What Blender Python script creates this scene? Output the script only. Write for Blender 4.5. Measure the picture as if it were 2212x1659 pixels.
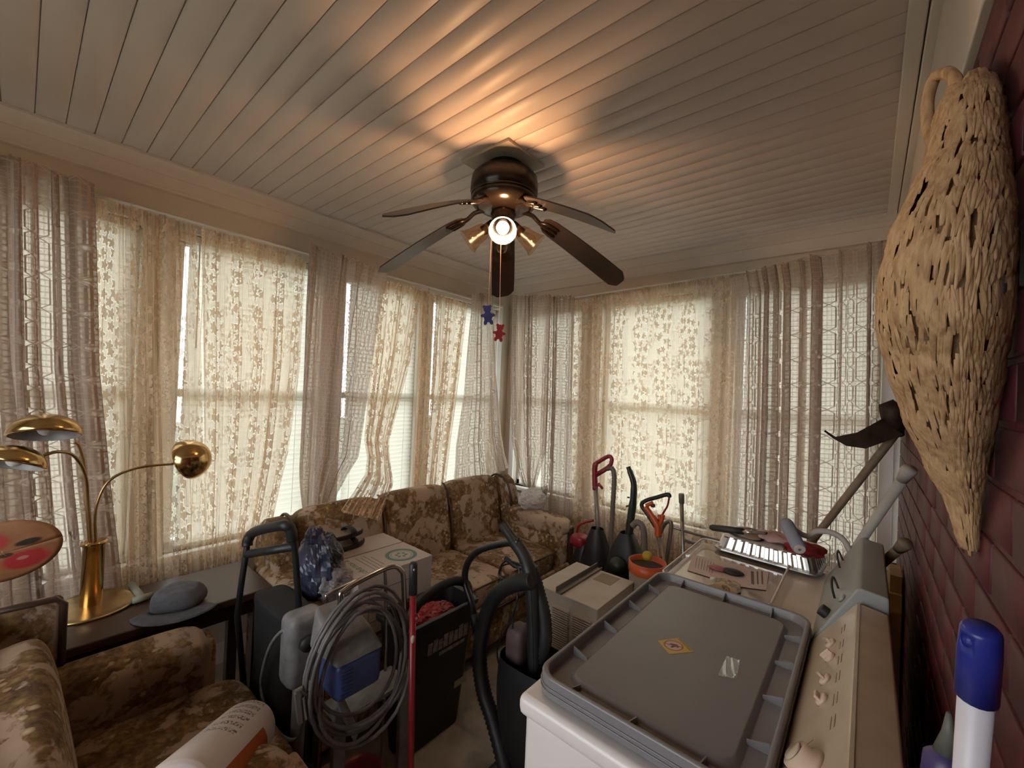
import bpy, bmesh, math, random
from mathutils import Vector, Matrix, Euler

for o in list(bpy.data.objects):
    bpy.data.objects.remove(o, do_unlink=True)
scene = bpy.context.scene
COL = scene.collection
random.seed(7)
R = math.radians

# ------------------------------------------------------------------ camera
CAM = Vector((0.0, 0.0, 1.66))
FPX, CX, CY = 905.0, 1106.0, 829.5
yaw, pitch, roll = R(40.41), R(0.62), R(2.4)
c_f = Vector((-math.sin(yaw) * math.cos(pitch), math.cos(yaw) * math.cos(pitch), math.sin(pitch)))
c_r0 = Vector((math.cos(yaw), math.sin(yaw), 0))
c_u0 = c_r0.cross(c_f)
c_r = c_r0 * math.cos(roll) + c_u0 * math.sin(roll)
c_u = -c_r0 * math.sin(roll) + c_u0 * math.cos(roll)
cd = bpy.data.cameras.new('camera')
cd.sensor_width = 36.0
cd.lens = FPX / 2212.0 * 36.0
cd.clip_start = 0.02
cam = bpy.data.objects.new('camera', cd)
COL.objects.link(cam)
mw = Matrix.Identity(4)
for i in range(3):
    mw[i][0], mw[i][1], mw[i][2], mw[i][3] = c_r[i], c_u[i], -c_f[i], CAM[i]
cam.matrix_world = mw
scene.camera = cam

def at(px, py, x=None, y=None, z=None):
    d = c_r * ((px - CX) / FPX) - c_u * ((py - CY) / FPX) + c_f
    if x is not None: t = (x - CAM.x) / d.x
    elif y is not None: t = (y - CAM.y) / d.y
    else: t = (z - CAM.z) / d.z
    return CAM + d * t

# ------------------------------------------------------------------ daylight and exposure
world = bpy.data.worlds.new('world'); scene.world = world
world.use_nodes = True
wb = world.node_tree.nodes['Background']
wb.inputs[0].default_value = (0.93, 0.97, 1.0, 1)
wb.inputs[1].default_value = 4.6
scene.view_settings.view_transform = 'Standard'
scene.view_settings.look = 'None'
scene.view_settings.gamma = 1.0
scene.view_settings.use_curve_mapping = False
scene.view_settings.exposure = 0.34
scene.cycles.max_bounces = 6
scene.cycles.diffuse_bounces = 3
scene.cycles.transmission_bounces = 6
scene.cycles.transparent_max_bounces = 10
scene.cycles.sample_clamp_indirect = 6.0
scene.cycles.use_adaptive_sampling = True
scene.cycles.adaptive_threshold = 0.05
scene.cycles.caustics_reflective = False
scene.cycles.caustics_refractive = False

# ------------------------------------------------------------------ geometry helpers
class G:
    def __init__(s):
        s.v = []; s.f = []; s.uv = None
    def add(s, vs, fs):
        b = len(s.v); s.v += [Vector(p) for p in vs]; s.f += [tuple(b + i for i in f) for f in fs]; return s
    def hexa(s, p):
        return s.add(p, [(0,3,2,1),(4,5,6,7),(0,1,5,4),(1,2,6,5),(2,3,7,6),(3,0,4,7)])
    def box(s, x0, x1, y0, y1, z0, z1, m=None):
        p = [Vector(q) for q in ((x0,y0,z0),(x1,y0,z0),(x1,y1,z0),(x0,y1,z0),(x0,y0,z1),(x1,y0,z1),(x1,y1,z1),(x0,y1,z1))]
        if m is not None: p = [m @ q for q in p]
        return s.hexa(p)
    def cbox(s, c, d, m=None):
        c = Vector(c)
        return s.box(c.x-d[0]/2, c.x+d[0]/2, c.y-d[1]/2, c.y+d[1]/2, c.z-d[2]/2, c.z+d[2]/2, m)
    def bar(s, a, b, w, h, up=(0,0,1)):
        a, b = Vector(a), Vector(b); d = (b-a).normalized(); up = Vector(up)
        sd = d.cross(up)
        if sd.length < 1e-4: sd = d.cross(Vector((1,0,0)))
        sd.normalize(); u = sd.cross(d)
        p = []
        for q in (a, b):
            p += [q - sd*w/2 - u*h/2, q + sd*w/2 - u*h/2, q + sd*w/2 + u*h/2, q - sd*w/2 + u*h/2]
        return s.hexa(p)
    def tube(s, path, r, n=8, closed=False, caps=True, flat=1.0):
        path = [Vector(p) for p in path]; m = len(path)
        rs = r if isinstance(r, (list, tuple)) else [r]*m
        vs, fs = [], []
        t0 = None; nrm = None
        for i, p in enumerate(path):
            if closed: t = path[(i+1) % m] - path[i-1]
            else: t = path[min(i+1, m-1)] - path[max(i-1, 0)]
            if t.length < 1e-9: t = Vector((0,0,1))
            t.normalize()
            if nrm is None:
                a = Vector((0,0,1)) if abs(t.z) < .9 else Vector((1,0,0))
                nrm = t.cross(a).normalized()
            else:
                nrm = (nrm - t * nrm.dot(t))
                if nrm.length < 1e-6: nrm = t.orthogonal()
                nrm.normalize()
            b = t.cross(nrm)
            for k in range(n):
                an = 2*math.pi*k/n
                vs.append(p + nrm*(rs[i]*math.cos(an)) + b*(rs[i]*math.sin(an)*flat))
        for i in range(m if closed else m-1):
            j = (i+1) % m
            for k in range(n):
                l = (k+1) % n
                fs.append((i*n+k, i*n+l, j*n+l, j*n+k))
        if not closed and caps:
            fs.append(tuple(reversed(range(n)))); fs.append(tuple((m-1)*n+k for k in range(n)))
        return s.add(vs, fs)
    def cyl(s, a, b, r, n=12, r2=None):
        return s.tube([a, b], [r, r if r2 is None else r2], n)
    def lathe(s, prof, n=20, m=None, cap0=False, cap1=False):
        m = m or Matrix.Identity(4); vs, fs = [], []
        for (r, z) in prof:
            for k in range(n):
                a = 2*math.pi*k/n
                vs.append(m @ Vector((r*math.cos(a), r*math.sin(a), z)))
        for i in range(len(prof)-1):
            for k in range(n):
                l = (k+1) % n
                fs.append((i*n+k, i*n+l, (i+1)*n+l, (i+1)*n+k))
        if cap0: fs.append(tuple(reversed(range(n))))
        if cap1: fs.append(tuple((len(prof)-1)*n+k for k in range(n)))
        return s.add(vs, fs)
    def prism(s, poly, z0, z1, m=None):
        m = m or Matrix.Identity(4); n = len(poly)
        vs = [m @ Vector((p[0], p[1], z0)) for p in poly] + [m @ Vector((p[0], p[1], z1)) for p in poly]
        fs = [tuple(reversed(range(n))), tuple(range(n, 2*n))]
        fs += [(i, (i+1) % n, n+(i+1) % n, n+i) for i in range(n)]
        return s.add(vs, fs)
    def ell(s, c, r, nu=16, nv=10, m=None, fn=None):
        c = Vector(c); vs, fs = [], []
        for i in range(nv+1):
            th = math.pi*i/nv
            for k in range(nu):
                ph = 2*math.pi*k/nu
                p = Vector((r[0]*math.sin(th)*math.cos(ph), r[1]*math.sin(th)*math.sin(ph), r[2]*math.cos(th)))
                if fn: p = fn(p, th, ph)
                if m is not None: p = m @ p
                vs.append(c + p)
        for i in range(nv):
            for k in range(nu):
                l = (k+1) % nu
                fs.append((i*nu+k, (i+1)*nu+k, (i+1)*nu+l, i*nu+l))
        return s.add(vs, fs)
    def pad(s, x0, x1, y0, y1, z0, z1, e=.28, n=10, m=None, puff=0.0):
        """soft cushion: superellipsoid block"""
        c = Vector(((x0+x1)/2, (y0+y1)/2, (z0+z1)/2)); h = Vector(((x1-x0)/2, (y1-y0)/2, (z1-z0)/2))
        def sp(v, q): return math.copysign(abs(v)**q, v)
        vs, fs = [], []; nu, nv = n*4, n*2
        for i in range(nv+1):
            th = -math.pi/2 + math.pi*i/nv
            for k in range(nu):
                ph = 2*math.pi*k/nu
                p = Vector((h.x*sp(math.cos(th), e)*sp(math.cos(ph), e), h.y*sp(math.cos(th), e)*sp(math.sin(ph), e), h.z*sp(math.sin(th), e)))
                if m is not None: p = m @ p
                vs.append(c + p)
        for i in range(nv):
            for k in range(nu):
                l = (k+1) % nu
                fs.append((i*nu+k, i*nu+l, (i+1)*nu+l, (i+1)*nu+k))
        return s.add(vs, fs)
    def grid(s, fn, nu, nv, closed_u=False):
        vs, uvs, fs = [], [], []
        for j in range(nv+1):
            for i in range(nu+1):
                p, uv = fn(i/nu, j/nv); vs.append(p); uvs.append(uv)
        b = len(s.v)
        for j in range(nv):
            for i in range(nu):
                a = j*(nu+1)+i
                fs.append((a, a+1, a+nu+2, a+nu+1))
        s.uv = (s.uv or [(0.0, 0.0)]*b) + uvs
        return s.add(vs, fs)
    def xf(s, m):
        s.v = [m @ p for p in s.v]; return s

def smooth_path(pts, k=6, closed=False):
    pts = [Vector(p) for p in pts]; n = len(pts); out = []
    for i in range(n if closed else n-1):
        if closed: p0, p1, p2, p3 = pts[i-1], pts[i], pts[(i+1) % n], pts[(i+2) % n]
        else: p0, p1, p2, p3 = pts[max(i-1, 0)], pts[i], pts[i+1], pts[min(i+2, n-1)]
        for j in range(k):
            t = j/k
            out.append(.5*((2*p1)+(p2-p0)*t+(2*p0-5*p1+4*p2-p3)*t*t+(3*p1-p0-3*p2+p3)*t**3))
    if not closed: out.append(pts[-1])
    return out

def lerp_poly(pts, t):
    """point at parameter t (0..1, by length) along a 2D polyline, smoothed"""
    L = [0.0]
    for a, b in zip(pts, pts[1:]): L.append(L[-1] + math.hypot(b[0]-a[0], b[1]-a[1]))
    d = t*L[-1]
    for i in range(len(pts)-1):
        if d <= L[i+1] or i == len(pts)-2:
            q = (d-L[i])/max(1e-9, L[i+1]-L[i])
            return (pts[i][0]+(pts[i+1][0]-pts[i][0])*q, pts[i][1]+(pts[i+1][1]-pts[i][1])*q)

WLOC = {}
def wloc(o):
    return WLOC.get(o.name, Vector((0,0,0))) if o is not None else Vector((0,0,0))

def obj(name, g, mat, parent=None, smooth=False, bevel=0.0, seg=2, sub=0, solid=0.0, loc=None):
    me = bpy.data.meshes.new(name)
    off = wloc(parent)
    base = Vector(loc) if loc is not None else off
    me.from_pydata([tuple(p - base) for p in g.v], [], g.f)
    if g.uv:
        ul = me.uv_layers.new(name='UVMap')
        idx = [0]*len(me.loops); me.loops.foreach_get('vertex_index', idx)
        flat = []
        for i in idx: flat += g.uv[i]
        ul.data.foreach_set('uv', flat)
    if smooth:
        me.polygons.foreach_set('use_smooth', [True]*len(me.polygons))
    me.update()
    if mat is not None: me.materials.append(mat)
    o = bpy.data.objects.new(name, me); COL.objects.link(o)
    if parent is not None: o.parent = parent
    o.location = base - off
    WLOC[o.name] = base.copy()
    if bevel:
        b = o.modifiers.new('edge', 'BEVEL'); b.width = bevel; b.segments = seg; b.limit_method = 'ANGLE'; b.angle_limit = R(40)
        me.polygons.foreach_set('use_smooth', [True]*len(me.polygons))
        w = o.modifiers.new('wn', 'WEIGHTED_NORMAL'); w.keep_sharp = False
    if sub:
        b = o.modifiers.new('sub', 'SUBSURF'); b.levels = sub; b.render_levels = sub
    if solid:
        b = o.modifiers.new('solid', 'SOLIDIFY'); b.thickness = solid; b.offset = 0
    return o

def tag(o, label=None, cat=None, group=None, kind=None):
    if label: o['label'] = label
    if cat: o['category'] = cat
    if group: o['group'] = group
    if kind: o['kind'] = kind
    return o

def thing(name, label, cat, loc, group=None):
    o = bpy.data.objects.new(name, None); COL.objects.link(o)
    o.empty_display_size = .05
    o.location = loc; WLOC[o.name] = Vector(loc)
    return tag(o, label, cat, group)

def struct(name, g, mat, parent=None, **k):
    o = obj(name, g, mat, parent, **k)
    if parent is None: o['kind'] = 'structure'
    return o

def inst(name, mesh, parent, wpos, rot=None, scale=None):
    o = bpy.data.objects.new(name, mesh); COL.objects.link(o)
    o.parent = parent; o.location = Vector(wpos) - wloc(parent)
    if rot: o.rotation_euler = rot
    if scale: o.scale = scale
    WLOC[o.name] = Vector(wpos)
    return o

def text_geo(txt, size, m, ext=.0004):
    c = bpy.data.curves.new('t', 'FONT'); c.body = txt; c.size = size; c.extrude = ext; c.align_x = 'CENTER'; c.align_y = 'CENTER'
    c.resolution_u = 3
    o = bpy.data.objects.new('t', c)
    me = o.to_mesh()
    g = G().add([m @ v.co for v in me.vertices], [tuple(p.vertices) for p in me.polygons])
    o.to_mesh_clear(); bpy.data.objects.remove(o); bpy.data.curves.remove(c)
    return g

def carve(o, g):
    """cut the solid g out of mesh object o"""
    c = obj('cutter', g, None); b = o.modifiers.new('cut', 'BOOLEAN'); b.operation = 'DIFFERENCE'; b.object = c; b.solver = 'EXACT'
    bpy.context.view_layer.update()
    me = bpy.data.meshes.new_from_object(o.evaluated_get(bpy.context.evaluated_depsgraph_get()))
    o.modifiers.remove(b); o.data = me
    bpy.data.objects.remove(c, do_unlink=True)

def frame_m(o, xdir, ydir):
    """matrix with origin o and axes x, y, x cross y"""
    x = Vector(xdir).normalized(); z = x.cross(Vector(ydir)).normalized(); y = z.cross(x)
    m = Matrix.Identity(4)
    for i in range(3): m[i][0], m[i][1], m[i][2], m[i][3] = x[i], y[i], z[i], o[i]
    return m

# ------------------------------------------------------------------ materials
class NT:
    def __init__(s, name):
        s.m = bpy.data.materials.new(name); s.m.use_nodes = True
        s.t = s.m.node_tree; s.n = s.t.nodes; s.l = s.t.links
        s.n.clear(); s.out = s.n.new('ShaderNodeOutputMaterial')
    def node(s, kind, **k):
        n = s.n.new('ShaderNode'+kind)
        for a, b in k.items(): setattr(n, a, b)
        return n
    def sock(s, n, i, v):
        if hasattr(v, 'is_output') or isinstance(v, bpy.types.NodeSocket): s.l.new(v, n.inputs[i])
        elif v is not None: n.inputs[i].default_value = v
    def math(s, op, a, b=None, c=None):
        n = s.node('Math', operation=op)
        s.sock(n, 0, a)
        if b is not None: s.sock(n, 1, b)
        if c is not None: s.sock(n, 2, c)
        return n.outputs[0]
    def mix(s, f, a, b):
        n = s.node('Mix', data_type='RGBA')
        s.sock(n, 0, f); s.sock(n, 6, a); s.sock(n, 7, b)
        return n.outputs[2]
    def noise(s, vec, scale, detail=3, rough=.55, dist=0):
        n = s.node('TexNoise'); s.sock(n, 0, vec); n.inputs['Scale'].default_value = scale
        n.inputs['Detail'].default_value = detail; n.inputs['Roughness'].default_value = rough; n.inputs['Distortion'].default_value = dist
        return n.outputs[0]
    def voro(s, vec, scale, feature='F1', dim='3D', rnd=1.0):
        n = s.node('TexVoronoi', feature=feature, voronoi_dimensions=dim)
        s.l.new(vec, n.inputs['Vector']); n.inputs['Scale'].default_value = scale; n.inputs['Randomness'].default_value = rnd
        return n
    def ramp(s, f, stops, interp='LINEAR'):
        n = s.node('ValToRGB'); n.color_ramp.interpolation = interp
        e = n.color_ramp.elements
        while len(e) < len(stops): e.new(.5)
        for i, (p, c) in enumerate(stops):
            e[i].position = p; e[i].color = c if len(c) == 4 else (*c, 1)
        s.sock(n, 0, f)
        return n.outputs[0]
    def rng(s, v, a, b, c=0.0, d=1.0):
        n = s.node('MapRange'); s.sock(n, 0, v)
        for i, q in enumerate((a, b, c, d)): n.inputs[i+1].default_value = q
        return n.outputs[0]
    def vec(s, kind='Object', scale=None):
        c = s.node('TexCoord').outputs[kind]
        if scale:
            m = s.node('Mapping'); s.l.new(c, m.inputs[0]); m.inputs['Scale'].default_value = scale; return m.outputs[0]
        return c
    def bump(s, h, st=.3, d=.01):
        n = s.node('Bump'); n.inputs['Strength'].default_value = st; n.inputs['Distance'].default_value = d
        s.l.new(h, n.inputs['Height']); return n.outputs[0]
    def prin(s, col, rough=.5, metal=0., normal=None, **k):
        n = s.node('BsdfPrincipled')
        s.sock(n, 'Base Color', (*col, 1) if isinstance(col, tuple) and len(col) == 3 else col)
        s.sock(n, 'Roughness', rough); s.sock(n, 'Metallic', metal)
        if normal is not None: s.l.new(normal, n.inputs['Normal'])
        for a, b in k.items(): s.sock(n, a.replace('_', ' '), b)
        return n.outputs[0]
    def done(s, sh):
        s.l.new(sh, s.out.inputs[0]); return s.m

def c3(h):
    return tuple((((int(h[i:i+2], 16)/255)+.055)/1.055)**2.4 if int(h[i:i+2], 16) > 10 else int(h[i:i+2], 16)/255/12.92 for i in (0, 2, 4))

def mat(name, col, rough=.5, metal=0., var=.12, vs=6., bump=0., bs=60., **k):
    t = NT(name); v = t.vec()
    n = t.noise(v, vs, 4)
    a = tuple(max(0, c*(1-var)) for c in col); b = tuple(min(1, c*(1+var)) for c in col)
    cc = t.mix(t.rng(n, .3, .7), (*a, 1), (*b, 1))
    nm = t.bump(t.noise(v, bs, 3), bump, .004) if bump else None
    return t.done(t.prin(cc, rough, metal, nm, **k))
m_ceil = mat('ceiling_paint', (.74, .645, .60), .45, var=.05, vs=2)
m_trim = mat('trim_paint', (.70, .61, .53), .45, var=.05, vs=3)
m_wall = mat('wall_cream', (.62, .53, .42), .6, var=.06, vs=3, bump=.1, bs=90)
m_white = mat('frame_white', (.82, .81, .78), .4, var=.04)
m_floor = mat('floor_concrete', (.30, .25, .20), .75, var=.3, vs=5, bump=.25, bs=40)
m_brick = mat('painted_brick', (.085, .015, .017), .6, var=.3, vs=9, bump=.25, bs=70)
m_mortar = m_brick
m_lawn = mat('lawn', (.16, .155, .11), .9, var=.3, vs=2)

def m_glasspane():
    t = NT('window_glass')
    a = t.node('BsdfTransparent'); a.inputs[0].default_value = (.93, .97, .97, 1)
    g = t.node('BsdfGlossy'); g.inputs['Roughness'].default_value = .02
    x = t.node('MixShader'); x.inputs[0].default_value = .05
    t.l.new(a.outputs[0], x.inputs[1]); t.l.new(g.outputs[0], x.inputs[2])
    return t.done(x.outputs[0])
m_pane = m_glasspane()

def m_cloth(t, opacity, col, transl=.6):
    """thin cloth: part lets light straight through, the rest scatters it to both sides"""
    d = t.node('BsdfDiffuse'); tr = t.node('BsdfTranslucent'); tp = t.node('BsdfTransparent')
    t.sock(d, 0, col); t.sock(tr, 0, col)
    a = t.node('MixShader'); t.sock(a, 0, transl); t.l.new(d.outputs[0], a.inputs[1]); t.l.new(tr.outputs[0], a.inputs[2])
    b = t.node('MixShader'); t.sock(b, 0, opacity); t.l.new(tp.outputs[0], b.inputs[1]); t.l.new(a.outputs[0], b.inputs[2])
    return t.done(b.outputs[0])

def slat_mat():
    t = NT('vinyl_slat')
    return m_cloth(t, 1.0, (.74, .69, .60, 1), .58)
m_slat = slat_mat()

def crochet_mat():
    t = NT('crochet_net'); uv = t.vec('UV')
    s = t.node('SeparateXYZ'); t.l.new(uv, s.inputs[0]); u, v = s.outputs[0], s.outputs[1]
    wob = t.noise(uv, 9, 2)
    v2 = t.math('ADD', v, t.math('MULTIPLY', wob, .022))
    def cell(c, p): return t.math('PINGPONG', c, p/2)
    hl = t.math('MULTIPLY', t.math('LESS_THAN', cell(v2, .027), .0024), .62)
    vl = t.math('MULTIPLY', t.math('LESS_THAN', cell(u, .0105), .0017), .32)
    def chain(off, P, T, W, lw):
        x = t.math('ABSOLUTE', t.math('SUBTRACT', t.math('PINGPONG', t.math('ADD', u, off), P/2), P/4))
        q = t.math('PINGPONG', v, T/2)
        w = t.math('MULTIPLY', t.math('MINIMUM', t.math('DIVIDE', q, T*.13), 1.0), W)
        return t.math('LESS_THAN', t.math('ABSOLUTE', t.math('SUBTRACT', x, w)), lw)
    ch = t.math('MAXIMUM', chain(0, .15, .15, .019, .0021), chain(.0375, .15, .095, .010, .0017))
    line = t.math('MAXIMUM', t.math('MAXIMUM', hl, vl), ch)
    op = t.math('ADD', t.math('MULTIPLY', line, .42), .58)
    # one yarn colour; the thick yarn simply lets less light through
    return m_cloth(t, op, (.58, .455, .37, 1), t.math('SUBTRACT', .64, t.math('MULTIPLY', line, .54)))
m_crochet = crochet_mat()

def lace_mat(name, tint, netop=.42, seed=0.0):
    t = NT(name); uv = t.vec('UV')
    s = t.node('SeparateXYZ'); t.l.new(uv, s.inputs[0]); u, v = s.outputs[0], s.outputs[1]
    off = t.node('VectorMath', operation='ADD'); t.l.new(uv, off.inputs[0]); off.inputs[1].default_value = (seed, seed*.7, 0)
    uvs = off.outputs[0]
    def flowers(scale, r0, pet, amp):
        vo = t.voro(uvs, scale, dim='2D', rnd=.75)
        sc = t.node('VectorMath', operation='SCALE'); t.l.new(uvs, sc.inputs[0]); sc.inputs['Scale'].default_value = 1.0
        d = t.node('VectorMath', operation='SUBTRACT'); t.l.new(sc.outputs[0], d.inputs[0]); t.l.new(vo.outputs['Position'], d.inputs[1])
        q = t.node('SeparateXYZ'); t.l.new(d.outputs[0], q.inputs[0])
        th = t.math('ARCTAN2', q.outputs[1], q.outputs[0])
        rad = t.math('ADD', t.math('MULTIPLY', t.math('COSINE', t.math('MULTIPLY', th, pet)), amp), r0)
        return t.math('SUBTRACT', vo.outputs['Distance'], rad)
    f1 = flowers(17, .38, 5, .12)
    f2 = flowers(36, .36, 3, .12)
    band = t.math('PINGPONG', t.math('ADD', u, .03), .17)
    clump = t.noise(uvs, 5.0, 2)
    inband = t.math('GREATER_THAN', t.math('ADD', t.math('MULTIPLY', band, 3.0), t.math('MULTIPLY', clump, .9)), .66)
    solid = t.math('MULTIPLY', t.math('LESS_THAN', f1, 0.0), inband)
    halo = t.math('MULTIPLY', t.math('MULTIPLY', t.math('GREATER_THAN', f1, 0.0), t.math('LESS_THAN', f1, .085)), inband)
    small = t.math('MULTIPLY', t.math('MULTIPLY', t.math('LESS_THAN', f2, 0.0), t.math('SUBTRACT', 1.0, inband)), t.math('GREATER_THAN', clump, .5))
    net = t.voro(uvs, 150, feature='DISTANCE_TO_EDGE', dim='2D', rnd=.3)
    netl = t.math('MULTIPLY', t.math('LESS_THAN', net.outputs['Distance'], .12), .25)
    # border of rings along both side edges
    ub = t.math('SUBTRACT', u, .022)
    rv = t.math('SUBTRACT', t.math('PINGPONG', v, .016), .008)
    rr = t.math('SQRT', t.math('ADD', t.math('MULTIPLY', ub, ub), t.math('MULTIPLY', t.math('MULTIPLY', rv, rv), 2.4)))
    ring = t.math('MULTIPLY', t.math('LESS_THAN', t.math('ABSOLUTE', t.math('SUBTRACT', rr, .009)), .0030), t.math('LESS_THAN', u, .05))
    op = t.math('ADD', netl, netop)
    op = t.math('MAXIMUM', op, t.math('MULTIPLY', solid, .86))
    op = t.math('MAXIMUM', op, t.math('MULTIPLY', small, .72))
    op = t.math('MULTIPLY', op, t.math('SUBTRACT', 1.0, t.math('MULTIPLY', halo, .86)))
    op = t.math('MAXIMUM', op, t.math('MULTIPLY', ring, .9))
    return m_cloth(t, op, (*tint, 1), t.math('SUBTRACT', .64, t.math('MULTIPLY', t.math('MAXIMUM', solid, small), .26)))
m_lace = lace_mat('lace_net_warm', (.84, .66, .47), .42)
m_lace2 = lace_mat('lace_net_pale', (.84, .66, .47), .36, 3.3)

# ------------------------------------------------------------------ room shell
XL, YB, XR, H = -2.83, 3.25, .137, 2.75
WZ0, WZ1 = .70, 2.43
WINA = [(-.42, .38), (.52, 1.30), (1.46, 2.12), (2.24, 3.06)]
WINB = [(-2.70, -1.96), (-1.76, -.86), (-.72, .055), (.118, .43)]
def P(pl, a, d, z):
    return Vector((XL+d, a, z)) if pl == 'A' else Vector((a, YB-d, z))
def pbox(g, pl, a0, a1, d0, d1, z0, z1):
    if pl == 'A': return g.box(XL+d0, XL+d1, a0, a1, z0, z1)
    return g.box(a0, a1, YB-d1, YB-d0, z0, z1)

struct('floor', G().box(-3.0, .6, -1.6, 3.4, -.06, 0), m_floor)
struct('ground', G().box(-25, 22, -22, 25, -.62, -.6), m_lawn)
def wall_with_openings(pl, a0, a1, wins):
    g = G()
    pbox(g, pl, a0, a1, -.13, 0, 0, WZ0); pbox(g, pl, a0, a1, -.13, 0, WZ1, H+.1)
    e = [a0] + [q for w in wins for q in w] + [a1]
    for i in range(0, len(e), 2): pbox(g, pl, e[i], e[i+1], -.13, 0, WZ0, WZ1)
    return g
struct('wall_left', wall_with_openings('A', -1.6, YB+.13, WINA), m_wall)
struct('wall_back', wall_with_openings('B', XL, .56, WINB), m_wall)
g = G()
DX0, DX1, DZ0, DZ1 = -2.1, -.25, .85, 2.35
g.box(-3.0, DX0, -1.62, -1.5, 0, H+.1); g.box(DX1, .3, -1.62, -1.5, 0, H+.1); g.box(DX0, DX1, -1.62, -1.5, DZ1, H+.1); g.box(DX0, DX1, -1.62, -1.5, 0, DZ0)
struct('wall_rear', g, m_wall)
wr = struct('wall_right', G().box(XR+.003, .56, -1.5, 3.10, 0, H+.1).box(.44, .56, 3.10, 3.26, 0, H+.1), m_mortar)
# painted bricks, each its own piece, running bond
bh, bl, jt = .072, .198, .010
bm = None; nb = 0
far = G()
for r in range(int(2.36/(bh+jt))):
    z = r*(bh+jt) + bh/2 + .004
    y = -.25 + (bl+jt)*(.5 if r % 2 else 0)
    while y < 3.08:
        y1 = min(y+bl, 3.10)
        if .36 < y < 1.75 and z > .80:
            if bm is None:
                o = obj('brick', G().box(0, .016, -bl/2, bl/2, -bh/2, bh/2), m_brick, wr, bevel=.002, seg=1, loc=(0,0,0)); bm = o.data
                o.location = (XR-.002+.0015*random.random(), y+bl/2, z)
            else:
                o = inst('brick', bm, wr, (XR-.002+.0015*random.random(), y+bl/2, z))
                b = o.modifiers.new('edge', 'BEVEL'); b.width = .002; b.segments = 1
            nb += 1
        elif y > -.2:
            far.box(XR, XR+.014, y, y1, z-bh/2, z+bh/2)
        y += bl+jt
tag(obj('brick_courses', far, m_brick, wr), kind='stuff')

# ceiling: beadboard planks under a slab
ce = struct('ceiling', G().box(XL-.1, .56, -1.6, YB+.13, H+.012, H+.1), m_ceil)
pm = None; k0 = int((-1.5-.185)/.0915)
for k in range(k0, 60):
    y = .185 + k*.0915
    if y > YB: break
    if pm is None:
        o = obj('plank', G().box(XL, .06, .0010, .0905, 0, .013), m_ceil, ce, loc=(0, 0, 0), bevel=.0035, seg=1); pm = o.data
        o.location = (0, y, H)
    else:
        o = inst('plank', pm, ce, (0, y, H+random.uniform(-.0006, .0006)))
        b = o.modifiers.new('edge', 'BEVEL'); b.width = .0035; b.segments = 1
# crown, frieze and bead along the window walls
def crown(pl, a0, a1):
    prof = [(0, 2.752), (.085, 2.752), (.085, 2.738), (.062, 2.728), (.040, 2.712), (.028, 2.692), (.022, 2.690), (.018, 2.628), (.028, 2.624), (.028, 2.612), (0, 2.608)]
    g = G(); n = len(prof)
    vs = [P(pl, a0, d, z) for d, z in prof] + [P(pl, a1, d, z) for d, z in prof]
    g.add(vs, [tuple(range(n)), tuple(range(2*n-1, n-1, -1))] + [(i, n+i, n+(i+1) % n, (i+1) % n) for i in range(n)])
    return g
struct('trim_1', crown('A', -1.5, YB), m_trim)
struct('trim_2', crown('B', XL, .125), m_trim)
g = G().box(.056, .098, -1.5, YB, H-.016, H+.002).box(.101, .128, -1.5, YB, H-.024, H+.002)
g.box(.125, XR+.012, -1.5, YB-.02, 2.325, H)
struct('trim_3', g, m_trim, bevel=.004)
struct('baseboard_left', G().box(XL, XL+.018, -1.5, YB, 0, .12), m_trim, bevel=.004)
struct('baseboard_back', G().box(XL+.02, .1, YB-.018, YB, 0, .12), m_trim, bevel=.004)

# windows with frames, sashes and panes; each with its own blind
def window(n, pl, a0, a1):
    w = bpy.data.objects.new('window_%d' % n, None); COL.objects.link(w); w['kind'] = 'structure'
    w.location = P(pl, (a0+a1)/2, 0, WZ0); WLOC[w.name] = w.location.copy()
    g = G()
    for (q0, q1, z0, z1) in ((a0, a0+.045, WZ0, WZ1), (a1-.045, a1, WZ0, WZ1), (a0, a1, WZ1-.05, WZ1), (a0, a1, WZ0, WZ0+.05)):
        pbox(g, pl, q0, q1, -.11, -.055, z0, z1)
    obj('window_frame', g, m_white, w, bevel=.004)
    zm = 1.56
    obj('meeting_rail', pbox(G(), pl, a0+.045, a1-.045, -.10, -.06, zm-.022, zm+.022), m_white, w, bevel=.004)
    for z0, z1 in ((WZ0+.05, zm-.03), (zm+.03, WZ1-.05)):
        obj('pane', pbox(G(), pl, a0+.04, a1-.04, -.085, -.081, z0-.01, z1+.01), m_pane, w)
    g = G(); e = .055
    for (q0, q1, z0, z1) in ((a0-e, a0, WZ0-.01, WZ1+e), (a1, a1+e, WZ0-.01, WZ1+e), (a0, a1, WZ1, WZ1+e)):
        if n == 8 and q1 <= a0: continue
        if n == 7 and q0 >= a1: q1 = .116
        pbox(g, pl, max(q0, XL+.02) if pl == 'B' else q0, min(q1, .43) if pl == 'B' else q1, 0, .022, z0, z1)
    obj('casing', g, m_white, w, bevel=.003)
    obj('window_sill', pbox(G(), pl, a0-(.05 if n == 8 else e), min(a1+e, (.06 if n == 7 else .43) if pl == 'B' else 9), -.05, .045, WZ0-.035, WZ0), m_white, w, bevel=.006)
m_rail = mat('blind_rail', (.85, .83, .76), .45, var=.03)
m_cord = mat('blind_cord', (.85, .82, .75), .8, var=.03)
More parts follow.
